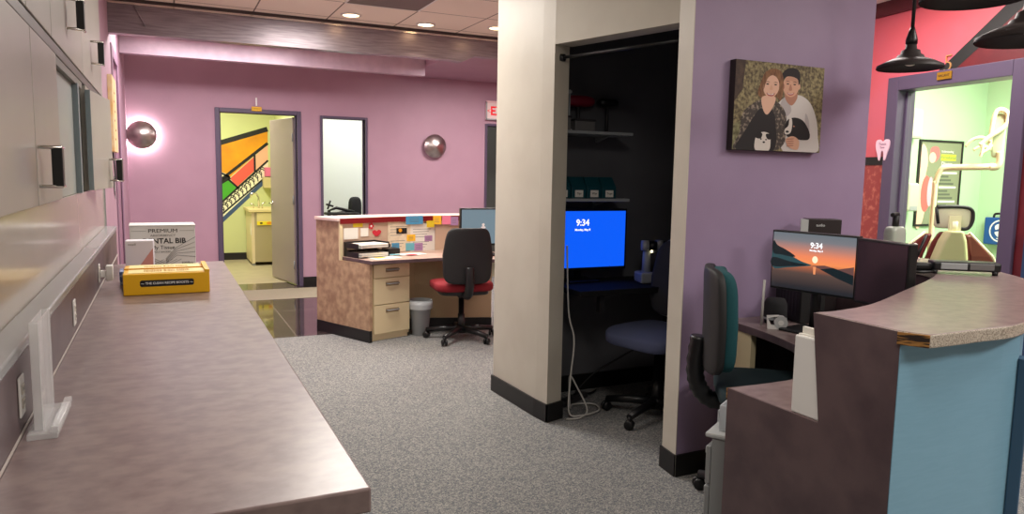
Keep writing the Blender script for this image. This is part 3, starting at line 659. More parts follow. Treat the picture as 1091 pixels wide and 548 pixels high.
for nm, m, lab, seg, x, y, z, w_, h_, off_ in NOTES:
    p, q = Vector(W[seg]), Vector(W[seg + 1]); an = math.atan2((q - p).y, (q - p).x)
    t = thing(nm, lab, 'note' if nm == 'note' else ('sheet of paper' if nm == 'pinned_sheet' else 'photo'), (x, y, z), an, 'papers pinned on the desk wall')
    b = MB()
    if 'heart shaped' in lab: b.prism([(u * w_ / 2, v * h_ / 2) for u, v in spline([(0, -1), (.8, -.1), (.9, .6), (.4, 1), (0, .6), (-.4, 1), (-.9, .6), (-.8, -.1)], 3)], off_, off_ + .002, m, None, Matrix.Rotation(PI / 2, 4, 'X'))
    else: b.box(-w_ / 2, w_ / 2, -off_ - .0015, -off_ + .001, -h_ / 2, h_ / 2, m)
    if nm == 'pinned_sheet':
        for k in range(9):
            zz = h_ / 2 - .03 - k * (h_ - .05) / 9
            if (k * 7) % 5: b.box(-w_ * .4, w_ * (.1 + .3 * ((k * 3) % 4) / 4), -off_ - .0022, -off_ - .0015, zz - .002, zz + .002, grey_ink)
    if nm == 'photo_card': b.poly(ell(-.015, .005, .018, .018), mural_orange, lambda u, v: Vector((u, -off_ - .002, v)))
    if nm == 'note' and m in (blue_note, purple_note, amber_note):
        for k in range(3): b.box(-w_ * .3, w_ * .25, -off_ - .0022, -off_ - .0015, h_ * (.2 - .2 * k) - .0015, h_ * (.2 - .2 * k) + .0015, grey_ink)
    b.build('paper', t)
t = thing('flower_note', 'red and white flower cut-out pinned above the red heart note', 'note', (1.63, 6.326, .932), .39)
b = MB(); M90 = Matrix.Rotation(PI / 2, 4, 'X')
for k in range(5): b.prism(ell(.018 * math.cos(2 * PI * k / 5), .018 * math.sin(2 * PI * k / 5), .012, .012, 0, 10), .004, .006, red_note, None, M90)
b.prism(ell(0, 0, .01, .01, 0, 10), .004, .0075, paper, None, M90); b.build('petals', t)
# letter trays, papers
t = thing('letter_tray', 'black two tier letter tray on the left of the far desk', 'tray', (1.535, 6.165, .687), .36)
for k, z in enumerate((.0, .075)):
    b = MB(); b.box(-.15, .17, -.12, .09, z, z + .008, black_p); b.box(-.15, -.143, -.12, .09, z, z + .045, black_p); b.box(.163, .17, -.12, .09, z, z + .05, black_p); b.box(-.15, .17, .083, .09, z, z + .05, black_p); b.build('tray', t, .002)
for x0 in (-.15, .16): b = MB(); b.box(x0, x0 + .01, .06, .09, 0, .12, black_p); b.build('riser', t)
for k, (z, lab) in enumerate(((.696, 'white papers filling the lower tier of the letter tray'), (.771, 'white papers piled on the upper tier of the letter tray'))):
    t = thing('paper_stack', lab, 'papers', (1.54, 6.15, z), .36 + .03 * k)
    b = MB()
    for i in range(5): b.box(-.13, .14, -.13, .07, i * .006, i * .006 + .005, paper if i != 2 else grey_l, RZ(.03 * (i % 3 - 1)))
    b.build('sheets', t)
for i, (x, y, m, lab, w_, rz) in enumerate(((1.66, 6.00, paper, 'loose white papers in front of the letter tray', .26, .3), (1.62, 5.99, yellow_note, 'yellow slip lying on the loose white papers', .09, .4), (1.95, 6.17, paper, 'white flyer lying on the desk below the pinned sheets', .24, .15), (1.93, 6.11, red_note, 'red slip lying on the desk below the pinned sheets', .09, .2), (1.79, 6.14, teal_note, 'pale blue slip lying at the left of the white flyer', .09, .0))):
    t = thing('desk_paper', lab, 'paper', (x, y, .6865 + .002 * i), rz, 'loose papers on the far desk'); b = MB(); b.box(-w_ / 2, w_ / 2, -w_ * .3, w_ * .3, 0, .002, m); b.build('sheet', t)
t = thing('desk_phone', 'black telephone beside the paper trays on the far desk', 'phone', (1.80, 6.31, .687), .3)
b = MB(); b.prism([(-.06, -.07), (.06, -.07), (.06, .05), (-.06, .05)], 0, .05, black_p); b.build('base', t, .008)
b = MB(); b.tube([(-.05, -.06, .075), (-.055, 0, .095), (-.05, .05, .08)], .018, black_p); b.build('handset', t)

def monitor(name, label, loc, rz, w_, h_, lift, screen, tilt=0, stand=True, bez=.014):
    t = thing(name, label, 'monitor', loc, rz)
    M = TR(0, 0, lift) @ Matrix.Rotation(tilt, 4, 'X')
    b = MB(); b.box(-w_ / 2, w_ / 2, 0, .035, 0, h_, black_p, M); cs = b.build('casing', t, .004)
    b = MB(); b.box(-w_ / 2 + bez, w_ / 2 - bez, -.002, .001, bez * 1.3, h_ - bez, screen); sc = b.build('screen', t); sc.matrix_local = M
    if stand:
        b = MB(); b.tube([(0, .045, .01), (0, .05, lift + h_ * .4)], .022, black_p); b.build('stand_neck', t)
        b = MB(); b.box(-.11, .11, -.05, .14, 0, .012, black_p); b.build('stand_base', t, .004)
    return t, sc, M
t, sc, M = monitor('computer_monitor', 'monitor on the far desk with a grey blue sign-in screen', (2.585, 6.10, .687), -.05, .40, .34, .07, emit('blue_grey_screen', (112, 132, 142), .8))
b = MB(); b.poly(ell(.02, .19, .014, .014), white_ink, lambda u, v: Vector((u, -.003, v))); b.poly(ell(.02, .165, .022, .012), white_ink, lambda u, v: Vector((u, -.003, v))); b.build('sign_in_icon', sc)
text('User', .016, white_ink, sc, (.02, -.003, .135)); text('Press Ctrl+Alt+Delete to unlock', .013, white_ink, sc, (0, -.003, .095))
t = thing('keyboard', 'black keyboard in front of the far desk monitor', 'keyboard', (2.58, 5.90, .687), -.15)
b = MB(); b.box(-.2, .2, -.06, .06, 0, .015, black_p); b.build('base', t, .004)
b = MB()
for r in range(4):
    for k in range(14): b.box(-.19 + k * .027, -.168 + k * .027, -.05 + r * .026, -.03 + r * .026, .015, .019, black_s)
b.build('keys', t)

# ================================================================== office chairs
def office_chair(label, loc, rz, seat_m, pad_m, shell_m, seat_h=.48, bw=.42, bh=.50, bz=.30, tilt=.12, spin=0, base_m=black_p, pad_on_back=True, cat='office chair'):
    """local +Y is the way the sitter faces"""
    t = thing('office_chair', label, cat, loc, rz)
    b = MB(); b.cushion((0, .02, seat_h), (.50, .47, .085), seat_m, .4, .42, bend=lambda p: p + Vector((0, 0, -.028 * max(0, p.y / .235) ** 3))); b.build('seat', t)
    b = MB(); b.cushion((0, .0, seat_h - .045), (.42, .38, .05), black_p, .3, .4); b.build('seat_pan', t)
    Mb = TR(0, -.235, seat_h + bz) @ Matrix.Rotation(tilt, 4, 'X')
    def bd(p):
        k = 1 - .16 * max(0, p.z / (bh / 2)) - .05 * max(0, -p.z / (bh / 2))
        return Vector((p.x * k, p.y + .9 * p.x * p.x - .08 * max(0, p.z) ** 1.5, p.z))
    b = MB(); b.cushion((0, .018, 0), (bw, .07, bh), pad_m, .35, .45, bend=bd, M=Mb); b.build('backrest', t)
    b = MB(); b.cushion((0, -.022, 0), (bw + .02, .045, bh + .02), shell_m, .3, .42, bend=bd, M=Mb); b.build('back_shell', t)
    p0 = Mb @ Vector((0, -.055, -bh * .20))
    b = MB(); path = spline([(0, -.10, seat_h - .055), (0, -.24, seat_h - .05), (0, -.30, seat_h + .05), tuple(p0)], 8, False)
    b.tube(path, [.034 + .005 * (i % 2) for i in range(len(path))], black_p, 12); b.build('back_post', t)
    b = MB(); b.box(-.045, .045, -.09, .09, seat_h - .10, seat_h - .055, black_p); b.build('tilt_mechanism', t, .01)
    b = MB(); b.tube([(.04, .02, seat_h - .075), (.2, .03, seat_h - .07), (.24, .03, seat_h - .075)], .008, black_p); b.build('lever', t)
    b = MB(); b.lathe([(.03, .07), (.03, .22), (.024, .22), (.024, seat_h - .09)], black_p, 16, None, True); b.build('gas_column', t)
    b = MB(); b.lathe([(.0, .06), (.05, .06), (.045, .11), (.03, .12)], base_m, 16); b.build('hub', t)
    for k in range(5):
        a = 2 * PI * k / 5 + spin; c, s = math.cos(a), math.sin(a)
        b = MB(); b.tube([(.03 * c, .03 * s, .095), (.16 * c, .16 * s, .088), (.30 * c, .30 * s, .072)], [.028, .024, .02], base_m, 10); b.build('leg', t)
        b = MB(); Mc = TR(.30 * c, .30 * s, .029) @ RZ(a + .9 + k)
        for q in (-.014, .014): b.lathe([(.0, -.009), (.022, -.009), (.028, -.004), (.028, .004), (.022, .009), (0, .009)], black_p, 18, Mc @ TR(0, q, 0) @ Matrix.Rotation(PI / 2, 4, 'X'))
        b.tube([(.30 * c, .30 * s, .03), (.30 * c, .30 * s, .075)], .008, black_p, 8)
        b.build('caster', t)
    return t
office_chair('office chair with black back and red seat at the far tan desk', (2.25, 5.72, 0), -.15, red_f, black_f, black_s, seat_h=.47, bw=.40, bh=.44, bz=.27, tilt=.06, spin=.25)
office_chair('office chair with slate blue seat inside the dark nook', (2.57, 3.40, 0), PI / 2 + .24, blue_f, mat('charcoal_fabric', (48, 48, 54), .85), grey_p, seat_h=.495, bw=.42, bh=.46, bz=.30, tilt=.10, spin=.5)
office_chair('office chair with dark teal back cushion beside the violet wall', (2.25, 2.22, 0), -PI / 2 - .62, navy_f, teal_f, black_s, seat_h=.525, bw=.40, bh=.41, bz=.30, tilt=.0, spin=.35)

# ================================================================== NOOK contents
def shelf(z, x1, label):
    t = thing('wall_shelf', label, 'shelf', (0, 0, z), 0, 'shelves in the dark nook')
    b = MB(); b.box(2.054, x1, 3.82, 4.054, -.018, 0, grey_p); b.build('board', t, .002)
    for x in (2.2, x1 - .12): b = MB(); b.prism([(4.054, -.02), (3.90, -.02), (4.054, -.06)], x - .008, x + .008, grey_met, None, Matrix(((0, 0, 1, 0), (1, 0, 0, 0), (0, 1, 0, 0), (0, 0, 0, 1)))); b.build('bracket', t)
shelf(1.67, 2.63, 'upper grey wall shelf in the dark nook'); shelf(1.265, 2.62, 'lower grey wall shelf carrying the teal bins')
for i in range(4):
    x = 2.155 + .108 * i
    t = thing('storage_bin', ['leftmost', 'second from left', 'third from left', 'rightmost'][i] + ' dark teal labelled bin on the lower nook shelf', 'bin', (x, 3.835, 1.2655), 0, 'teal bins on the lower shelf')
    b = MB(); b.prism([(0, 0), (.2, 0), (.2, .13), (.05, .13), (0, .07)], -.05, .05, teal_bin, None, Matrix(((0, 0, 1, 0), (1, 0, 0, 0), (0, 1, 0, 0), (0, 0, 0, 1)))); b.build('body', t, .004)
    b = MB(); b.box(-.028, .028, -.003, -.0005, .008, .05, paper); c = b.build('label_card', t)
    text(['Mix', 'Tips', 'Wax', 'Trays'][i], .018, ink, c, (0, -.0035, .03))
for i, (x, w_, h_, m, lab) in enumerate(((2.16, .10, .075, dark_bin, 'left small grey box on the upper nook shelf'), (2.31, .14, .06, dark_bin, 'right small grey box on the upper nook shelf'))):
    t = thing('small_box', lab, 'box', (x, 3.86, 1.6705)); b = MB(); b.box(-w_ / 2, w_ / 2, 0, .12, 0, h_, mat('mid_grey_plastic', (110, 108, 108), .5)); b.build('carton', t, .004)
    b = MB(); b.box(-w_ / 2 - .004, w_ / 2 + .004, -.004, .124, h_, h_ + .012, dark_bin); b.build('lid', t, .003)
t = thing('pin_stand', 'thin grey stand with a ball top on the upper nook shelf', 'stand', (2.235, 3.93, 1.6705))
b = MB(); b.tube([(0, 0, 0), (0, 0, .23)], .006, grey_p, 8); b.lathe([(0, .22), (.014, .23), (.014, .24), (0, .25)], grey_l, 12); b.build('rod', t); b = MB(); b.lathe([(0, 0), (.035, 0), (.03, .012), (0, .014)], grey_p, 16); b.build('base', t)
t = thing('red_dome', 'dark red rounded cover standing on the upper nook shelf', 'cover', (2.34, 4.0, 1.6705)); b = MB(); b.cushion((0, 0, .19), (.22, .09, .07), mat('dark_red_plastic', (120, 12, 40), .5), .7, .7); b.build('cover', t); b = MB(); b.tube([(0, 0, 0), (0, 0, .17)], .012, dark_bin); b.build('post', t)
t = thing('round_ornament', 'black rounded cap on a post on the upper nook shelf', 'cap', (2.55, 4.0, 1.6705)); b = MB(); b.cushion((0, 0, .19), (.15, .09, .05), black_p, .7, .7); b.build('top', t); b = MB(); b.tube([(0, 0, 0), (0, 0, .18)], .010, dark_bin); b.build('post', t)
t = thing('nook_desk', 'black worktop on the back wall of the dark nook', 'desk', (0, 0, 0))
b = MB(); b.box(2.14, 3.15, 3.58, 4.05, .705, .74, mat('matt_black', (24, 24, 25), .85, spec=.2)); b.build('worktop', t, .003)
b = MB(); b.box(3.08, 3.11, 3.62, 4.04, 0, .704, black_s); b.build('leg_panel', t); b = MB(); b.box(2.15, 2.18, 3.88, 4.04, 0, .704, black_s); b.build('leg_panel', t)
b = MB(); b.box(2.30, 2.33, 3.62, 3.66, .60, .704, black_s); b.build('bracket', t)
t, sc, M = monitor('nook_monitor', 'monitor with a bright blue lock screen in the dark nook', (2.345, 3.92, .741), 0, .66, .385, .072, emit('bright_blue_screen', (10, 84, 226), 1.0))
text('9:34', .055, emit('screen_white', (245, 245, 250), 1.0), sc, (.0, -.0035, .298), bold=.0012); text('Monday, May 8', .018, emit('screen_white', (245, 245, 250), 1.0), sc, (.0, -.0035, .255), bold=.0005)
t = thing('bench_instrument', 'grey twin headed instrument with black lenses standing behind the blue chair', 'instrument', (2.73, 3.78, .7405))
b = MB(); b.prism([(-.07, -.06), (.05, -.06), (.05, .08), (-.03, .08)], 0, .065, grey_p); b.build('base', t, .01)
b = MB(); b.tube([(.02, .02, .05), (.02, .02, .20)], [.028, .024], grey_p, 14); b.build('column', t)
for dx in (.0, .105):
    b = MB(); b.tube([(dx - .025, .015, .232), (dx + .015, -.005, .232)], .033, grey_p, 18); hd = b.build('head', t); b = MB(); b.tube([(dx + .015, -.005, .232), (dx + .06, -.026, .232)], .029, black_p, 18); b.build('lens', hd)
b = MB(); b.tube([(.02, .02, .19), (.06, .01, .195), (.105, .01, .21)], .014, grey_p); b.build('cross_arm', t)
b = MB(); b.lathe([(0, 0), (.008, 0), (.008, .004), (0, .005)], emit('status_led', (255, 240, 190), 3), 10, TR(.035, -.01, .195) @ Matrix.Rotation(PI / 2, 4, 'X')); b.build('indicator', t)
# cables
b = MB(); b.tube(spline([(2.09, 3.66, 1.0), (2.10, 3.64, .62), (2.13, 3.62, .45), (2.10, 3.60, .22), (2.09, 3.585, .03), (2.16, 3.56, .012), (2.30, 3.60, .012), (2.34, 3.72, .012), (2.22, 3.76, .012), (2.15, 3.68, .03), (2.13, 3.66, .22), (2.17, 3.64, .16), (2.22, 3.60, .03), (2.14, 3.54, .008), (2.05, 3.545, .008)], 8, False), .0052, cable_w, 8); tag(b.build('white_cable'), 'white cable looping on the floor at the nook entrance', 'cable')
b = MB(); b.tube(spline([(2.66, 3.62, .40), (2.5, 3.75, .26), (2.38, 3.82, .16), (2.28, 3.86, .03), (2.42, 3.9, .02), (2.5, 3.95, .02)], 8, False), .006, cable_b, 8); tag(b.build('black_cable'), 'black cable hanging from the nook desk to the floor', 'cable')
t = thing('power_strip', 'dark power strip lying on the floor under the nook desk', 'power strip', (2.26, 3.84, 0), .5)
b = MB(); b.box(-.14, .14, -.03, .03, 0.001, .035, dark_bin); b.build('housing', t, .006)
for k in range(4): b = MB(); b.box(-.11 + .06 * k, -.075 + .06 * k, -.016, .016, .035, .038, black_p); b.build('socket', t)

# ================================================================== CANVAS PORTRAIT
t = thing('canvas_photo', 'canvas portrait of a couple holding two puppies on the violet wall', 'picture', (2.622, 2.66, 1.735), 0)
CW, CH = .552, .405
b = MB(); b.box(-CW / 2, CW / 2, -.038, 0, -CH / 2, CH / 2, mat('canvas_side', (44, 34, 36), .7)); b.build('canvas', t, .002)
foliage = mat('photo_foliage', (84, 72, 54), .7, c2=(158, 146, 106), scale=70, detail=9, lo=.38, hi=.66)
skin_w = mat('photo_skin_light', (222, 178, 154), .7); skin_m = mat('photo_skin_tan', (212, 164, 138), .7); skin_d = mat('photo_skin_shadow', (176, 124, 102), .7)
hairb = mat('photo_brown_hair', (96, 62, 42), .7, c2=(150, 106, 70), scale=60, stretch=(4, 1, .6)); hairk = mat('photo_dark_hair', (30, 24, 24), .7)
shirt = mat('photo_white_shirt', (206, 200, 196), .7); shirt2 = mat('photo_shirt_fold', (176, 168, 168), .7); cardi = mat('photo_patterned_cardigan', (66, 58, 54), .7, c2=(150, 136, 120), scale=70, lo=.5, hi=.66); dressk = mat('photo_black_dress', (28, 24, 26), .7)
pw = mat('photo_puppy_white', (214, 206, 198), .7); pk = mat('photo_puppy_black', (22, 20, 22), .7); lips = mat('photo_lips', (166, 74, 76), .7); teeth = mat('photo_teeth', (236, 228, 220), .7); bark = mat('photo_dark_bark', (58, 44, 40), .7, c2=(84, 66, 54), scale=40)
pic = MB(); pic.flat = 1; lay = [0]
def U(x, y): return ((x - 272) / 424 * CW, (278 - y) / 462 * CH)       # sketch coordinates of the print
def art(pts, m, smooth=True, k=5):
    q = [U(*p) for p in pts]; q = spline(q, k) if smooth else q; lay[0] += .00006; d_ = .0384 + lay[0]
    cl = lambda a, l: max(-l, min(l, a))
    pic.poly(q, m, lambda u, v: Vector((cl(u, CW / 2 - .001), -d_, cl(v, CH / 2 - .001))))
def arte(x, y, a, c, m, rot=0): art(ell(x, y, a, c, rot), m, False)
art([(60, 47), (484, 47), (484, 509), (60, 509)], foliage, False)
art([(60, 47), (105, 47), (95, 200), (60, 260)], bark, False)
art([(60, 380), (130, 330), (110, 470), (60, 509)], mat('photo_pale_grass', (150, 148, 110), .7, c2=(90, 84, 56), scale=60), False)
# man
art([(262, 300), (275, 240), (320, 215), (370, 205), (420, 240), (455, 320), (470, 420), (465, 509), (300, 509)], shirt)
art([(400, 300), (420, 340), (425, 420), (405, 400)], shirt2); art([(300, 220), (330, 290), (290, 330), (275, 260)], shirt2)
art([(295, 190), (345, 190), (355, 220), (330, 262), (300, 235)], skin_d)
arte(321, 160, 39, 58, skin_m); arte(284, 165, 7, 14, skin_d); arte(360, 160, 7, 15, skin_m)
art([(280, 145), (276, 100), (298, 72), (330, 64), (358, 80), (364, 125), (357, 152), (352, 122), (322, 110), (292, 116)], hairk); art([(296, 120), (320, 112), (352, 122), (350, 145), (322, 132), (296, 138)], mat('photo_brow_shade', (196, 148, 124), .7))
art([(286, 190), (300, 215), (322, 222), (346, 212), (358, 186), (352, 214), (334, 232), (306, 230)], skin_d)
for x in (305, 338): arte(x, 150, 7, 3.2, hairk); art([(x - 11, 140), (x, 135), (x + 11, 139), (x, 138)], hairk)
art([(318, 150), (327, 180), (312, 182)], skin_d); art([(303, 195), (320, 200), (338, 193), (331, 206), (313, 208)], lips); art([(306, 197), (320, 201), (335, 195), (329, 201), (315, 203)], teeth)
# woman
art([(185, 235), (165, 210), (178, 150), (196, 100), (232, 78), (268, 88), (282, 130), (284, 190), (276, 240), (255, 225), (205, 225)], hairb)
art([(90, 420), (100, 320), (150, 262), (195, 240), (255, 246), (300, 300), (308, 380), (300, 470), (240, 509), (70, 509)], cardi)
art([(170, 300), (195, 290), (235, 295), (255, 350), (250, 509), (80, 509), (110, 420)], dressk)
art([(186, 228), (245, 222), (245, 262), (215, 318), (192, 290)], skin_w)
arte(226, 170, 38, 58, skin_w, .08)
art([(190, 190), (192, 120), (222, 92), (262, 108), (272, 170), (262, 200), (262, 140), (236, 112), (210, 126), (198, 160)], hairb)
for x in (208, 246): arte(x, 160, 7, 3.4, hairk); art([(x - 11, 151), (x, 146), (x + 11, 150), (x, 149)], hairk)
art([(226, 162), (234, 186), (219, 187)], skin_m); art([(205, 205), (225, 211), (244, 204), (236, 220), (214, 220)], lips); art([(209, 207), (225, 212), (240, 206), (234, 214), (216, 214)], teeth)
# puppies and hand
art([(300, 395), (310, 345), (345, 325), (390, 340), (425, 400), (420, 440), (360, 440), (320, 430)], pk)
art([(322, 330), (334, 335), (336, 375), (328, 410), (305, 415), (302, 390), (318, 370)], pw); arte(314, 402, 8, 6, pk); arte(345, 372, 4, 4, skin_d)
art([(310, 440), (345, 425), (375, 450), (370, 495), (335, 490), (315, 470)], skin_m)
for k in range(4): art([(316, 440 + 12 * k), (345, 436 + 12 * k), (346, 441 + 12 * k), (318, 446 + 12 * k)], skin_d)
art([(168, 509), (162, 455), (175, 425), (200, 410), (230, 420), (236, 450), (228, 509)], pw); art([(164, 440), (175, 412), (195, 420), (188, 445)], pk); art([(212, 422), (236, 420), (238, 446), (220, 446)], pk)
arte(190, 448, 4, 4, pk); arte(214, 450, 4, 4, pk); arte(204, 464, 6, 5, pk)
pic.build('printed_photo', t)

# ================================================================== RIGHT: reception counter
inner = spline([(1.6035, 1.432), (1.70, 1.432), (1.895, 1.48), (2.238, 1.63), (2.519, 1.755), (2.714, 1.855), (2.821, 1.938), (2.90, 2.06), (2.94, 2.25), (2.95, 2.645)], 5, False)
outer = spline([(1.632, 1.113), (1.72, 1.111), (1.81, 1.113), (2.02, 1.127), (2.45, 1.30), (2.90, 1.60), (3.14, 1.92), (3.25, 2.2), (3.265, 2.645)], 5, False)
outer = [(1.6035, 1.172)] + outer
face = [(1.600, 1.165), (1.70, 1.162), (1.80, 1.160), (1.90, 1.160), (2.00, 1.161), (2.08, 1.165)] + spline([(2.11, 1.18), (2.28, 1.27), (2.55, 1.45), (2.85, 1.72), (3.05, 2.0), (3.15, 2.25), (3.18, 2.645)], 5, False)
t = thing('reception_counter', 'curved two level reception counter with brown end panel and light blue front', 'counter')
b = MB(); b.prism(outer + inner[::-1], 1.006, 1.040, lam, edge_speck); b.build('counter_top', t, .004, label='raised curved top with speckled edge')
b = MB(); b.prism([(1.6285, 1.113), (1.633, 1.1145), (1.597, 1.174), (1.5925, 1.171)], 1.0075, 1.0385, plywood); b.build('broken_edge', t, label='bare plywood layers where the edge band is gone')
fi = [(x - .02 * 0, y + .03) for x, y in face]
b = MB(); b.prism(face + fi[::-1], 0.0, 1.005, blue_panel); b.build('blue_front', t, label='light blue front panel')
b = MB(); p = Vector((2.075, 1.162)); q = Vector((2.13, 1.19)); dv = (q - p).normalized(); nn = Vector((dv.y, -dv.x))
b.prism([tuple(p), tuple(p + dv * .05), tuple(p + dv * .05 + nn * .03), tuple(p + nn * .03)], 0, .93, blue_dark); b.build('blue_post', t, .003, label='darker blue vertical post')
E0, E1, EM = Vector((1.5985, 1.167)), Vector((1.6005, 1.750)), Vector((1.5985, 1.392))
ev = Vector((.03, 0))
b = MB(); b.prism([(1.167, 0), (1.75, 0), (1.75, .739), (1.392, .739), (1.432, 1.0385), (1.167, 1.0385)], 1.5985, 1.6025, lam_dark, None, Matrix(((0, 0, 1, 0), (1, 0, 0, 0), (0, 1, 0, 0), (0, 0, 0, 1)))); b.prism([(1.6026, 1.17), (1.628, 1.17), (1.628, 1.39), (1.6026, 1.39)], 0, 1.005, lam_dark); b.prism([(1.6026, 1.39), (1.628, 1.39), (1.628, 1.748), (1.6026, 1.748)], 0, .704, lam_dark); b.build('end_panel', t, label='dark mauve brown stepped end panel')
b = MB(); b.prism([(x, y - .06) for x, y in inner[4:]] + [(x, y - .04) for x, y in inner[4:]][::-1], .741, 1.005, lam_dark); b.build('riser_wall', t)
low_in = spline([(1.603, 1.750), (1.90, 1.752), (2.10, 1.86), (2.26, 2.09), (2.34, 2.35), (2.376, 2.645)], 5, False)
b = MB(); b.prism(low_in + [(2.93, 2.645)] + [(x, y - .03) for x, y in inner[::-1][1:-1]] + [(1.603, 1.393)], .705, .7395, lam, lam_dark); b.build('low_desktop', t, .003, label='low worktop on the inside')
b = MB(); b.prism([(1.598, 1.7505), (1.66, 1.7505), (1.66, 1.7545), (1.598, 1.7545)], .70, .738, plywood); b.build('raw_edge', t)
b = MB(); b.prism([(2.37, 2.46), (2.40, 2.46), (2.40, 2.64), (2.37, 2.64)], 0, .704, cream_cab); b.build('support_panel', t, label='cream support panel')
b = MB(); b.prism([(2.42, 2.60), (3.10, 2.60), (3.10, 2.62), (2.42, 2.62)], .1, .704, lam_dark); b.prism([(2.62, 1.90), (2.64, 1.88), (2.98, 2.50), (2.96, 2.52)], 0, .704, lam_dark); b.build('modesty_panel', t)

t = thing('file_pedestal', 'grey metal drawer pedestal under the low end of the reception counter', 'file cabinet', (1.69, 1.82, 0), .55)
b = MB(); b.box(-.02, .36, -.34, .06, .02, .53, grey_met); b.build('carcass', t, .004)
for z0, z1 in ((.03, .22), (.226, .36), (.366, .50)):
    b = MB(); b.box(-.02, .36, .061, .078, z0, z1, grey_met); dr = b.build('drawer', t, .004); b = MB(); b.box(.0, .34, .078, .086, z1 - .035, z1 - .01, grey_l); b.build('handle', dr, .003)
b = MB(); b.box(-.025, .365, -.34, .082, .53, .548, grey_l); b.build('top', t, .006)
t = thing('plastic_tray', 'translucent white plastic tray on the grey pedestal', 'tray', (1.685, 1.85, .549), .55)
b = MB(); b.box(0, .26, -.18, .02, 0, .006, clear_p); b.box(0, .006, -.18, .02, .006, .09, clear_p); b.box(.254, .26, -.18, .02, .006, .09, clear_p); b.box(.006, .254, .014, .02, .006, .09, clear_p); b.box(.006, .254, -.18, -.174, .006, .09, clear_p); b.build('tub', t, .003)
b = MB(); b.box(.0, .26, .02, .026, .03, .07, clear_p); b.build('front_lip', t, .002)
t = thing('white_organizer', 'tall white upright file holder with ragged papers on the low worktop', 'file holder', (1.604, 1.396, .740), .0)
b = MB(); b.box(.0, .10, .0, .10, 0, .225, white_p); b.build('case', t, .004)
b = MB()
for k in range(6): b.box(.008 + .014 * k, .018 + .014 * k, .004, .094, .225, .229 + .006 * ((k * 7) % 4), paper)
b.build('paper_edges', t)

# monitors on the reception desk
sun = ramp_emit('sunset_screen', [(0, (40, 40, 46)), (.28, (92, 72, 66)), (.40, (176, 100, 70)), (.48, (255, 150, 90)), (.60, (248, 140, 96)), (.74, (190, 132, 118)), (.88, (124, 124, 130)), (1, (110, 118, 126))], .02, .25, .75)
c = Vector((2.495, 2.258)); an = math.atan2(2.0755 - 2.4435, 2.5275 - 2.4615)
t, sc, M = monitor('sunset_monitor', 'monitor showing a sunset lake lock screen at the reception desk', (2.495, 2.26, .740), an, .40, .262, .175, sun, 0, True, .008)
b = MB(); b.flat = 1
dk1 = emit('screen_dark_hill', (22, 34, 40), .7); dk2 = emit('screen_teal_hill', (46, 78, 84), .7); dk3 = emit('screen_far_hill', (110, 74, 70), .7); glow = emit('screen_sun', (255, 214, 180), 1.1)
sf = lambda d_: (lambda u, v: Vector((u, -.0022 - d_, v)))
b.poly(spline([(-.19, .19), (-.15, .175), (-.10, .155), (-.05, .135), (.0, .122), (-.05, .112), (-.12, .10), (-.19, .095)], 4), dk2, sf(.0001))
b.poly(spline([(-.19, .215), (-.17, .195), (-.13, .18), (-.08, .155), (-.10, .15), (-.15, .155), (-.19, .16)], 4), dk1, sf(.0002))
b.poly(spline([(-.19, .14), (-.1, .128), (-.02, .121), (-.1, .108), (-.19, .10)], 4), dk1, sf(.0003))
b.poly([(.0, .12), (.06, .128), (.12, .118), (.19, .135), (.19, .09), (.10, .098)], dk3, sf(.0001)); b.poly([(.04, .11), (.10, .122), (.19, .10), (.19, .06), (.12, .08)], dk1, sf(.0002))
b.poly(ell(.015, .148, .013, .015), glow, sf(.0003)); b.poly([(.008, .118), (.022, .118), (.02, .085), (.011, .085)], emit('screen_reflection', (240, 150, 100), .8), sf(.0003))
b.build('wallpaper', sc)
text('9:34', .033, emit('screen_white', (245, 245, 250), 1.0), sc, (.018, -.003, .207), bold=.0008); text('Monday, May 8', .010, emit('screen_white', (245, 245, 250), 1.0), sc, (.018, -.003, .186), bold=.0003)
an2 = math.atan2(1.768 - 2.073, 2.47 - 2.53)
t, sc, M = monitor('dark_monitor', 'switched off black monitor beside the sunset monitor, angled edge on', (2.494, 1.925, .740), an2, .28, .262, .17, mat('dark_glossy_screen', (58, 42, 50), .2), 0, True, .010)
b = MB(); b.box(-.06, .0, .0, .02, 0, .01, white_p); 
o = b.build('paper_slip', loc=(2.44, 2.02, .742)); tag(o, 'thin white slip lying at the foot of the dark monitor', 'paper')
t = thing('speaker', 'black round speaker under the sunset monitor', 'speaker', (2.535, 2.49, .740)); b = MB(); b.lathe([(0, 0), (.045, 0), (.052, .03), (.052, .09), (.04, .115), (0, .12)], black_f, 24); b.build('body', t); b = MB(); b.lathe([(.0525, .02), (.0535, .025), (.0525, .03)], grey_p, 24); b.build('ring', t)
t = thing('tape_dispenser', 'small white and silver roll dispenser in front of the black speaker', 'dispenser', (2.455, 2.375, .740), -.7); t.scale = (.8, .8, .8)
b = MB(); b.tube([(0, -.022, .038), (0, .022, .038)], .036, grey_l, 24); b.build('roll', t); b = MB(); b.tube([(0, -.0235, .038), (0, .0235, .038)], .015, white_p, 20); b.build('hub', t); b = MB(); b.prism([(-.07, 0), (.02, 0), (.02, .012), (-.05, .02), (-.07, .06), (-.01, .075), (-.075, .07)], -.02, .02, white_p, None, M90); b.build('cradle', t)
t = thing('computer_tower', 'small black computer case standing behind the sunset monitor', 'computer', (2.70, 2.52, .740), -.2); b = MB(); b.box(-.05, .08, -.1, .1, 0, .17, black_s); b.build('case', t, .005); b = MB()
for k in range(6): b.box(-.051, -.05, -.07 + .025 * k, -.06 + .025 * k, .03, .14, black_p)
b.build('vents', t)
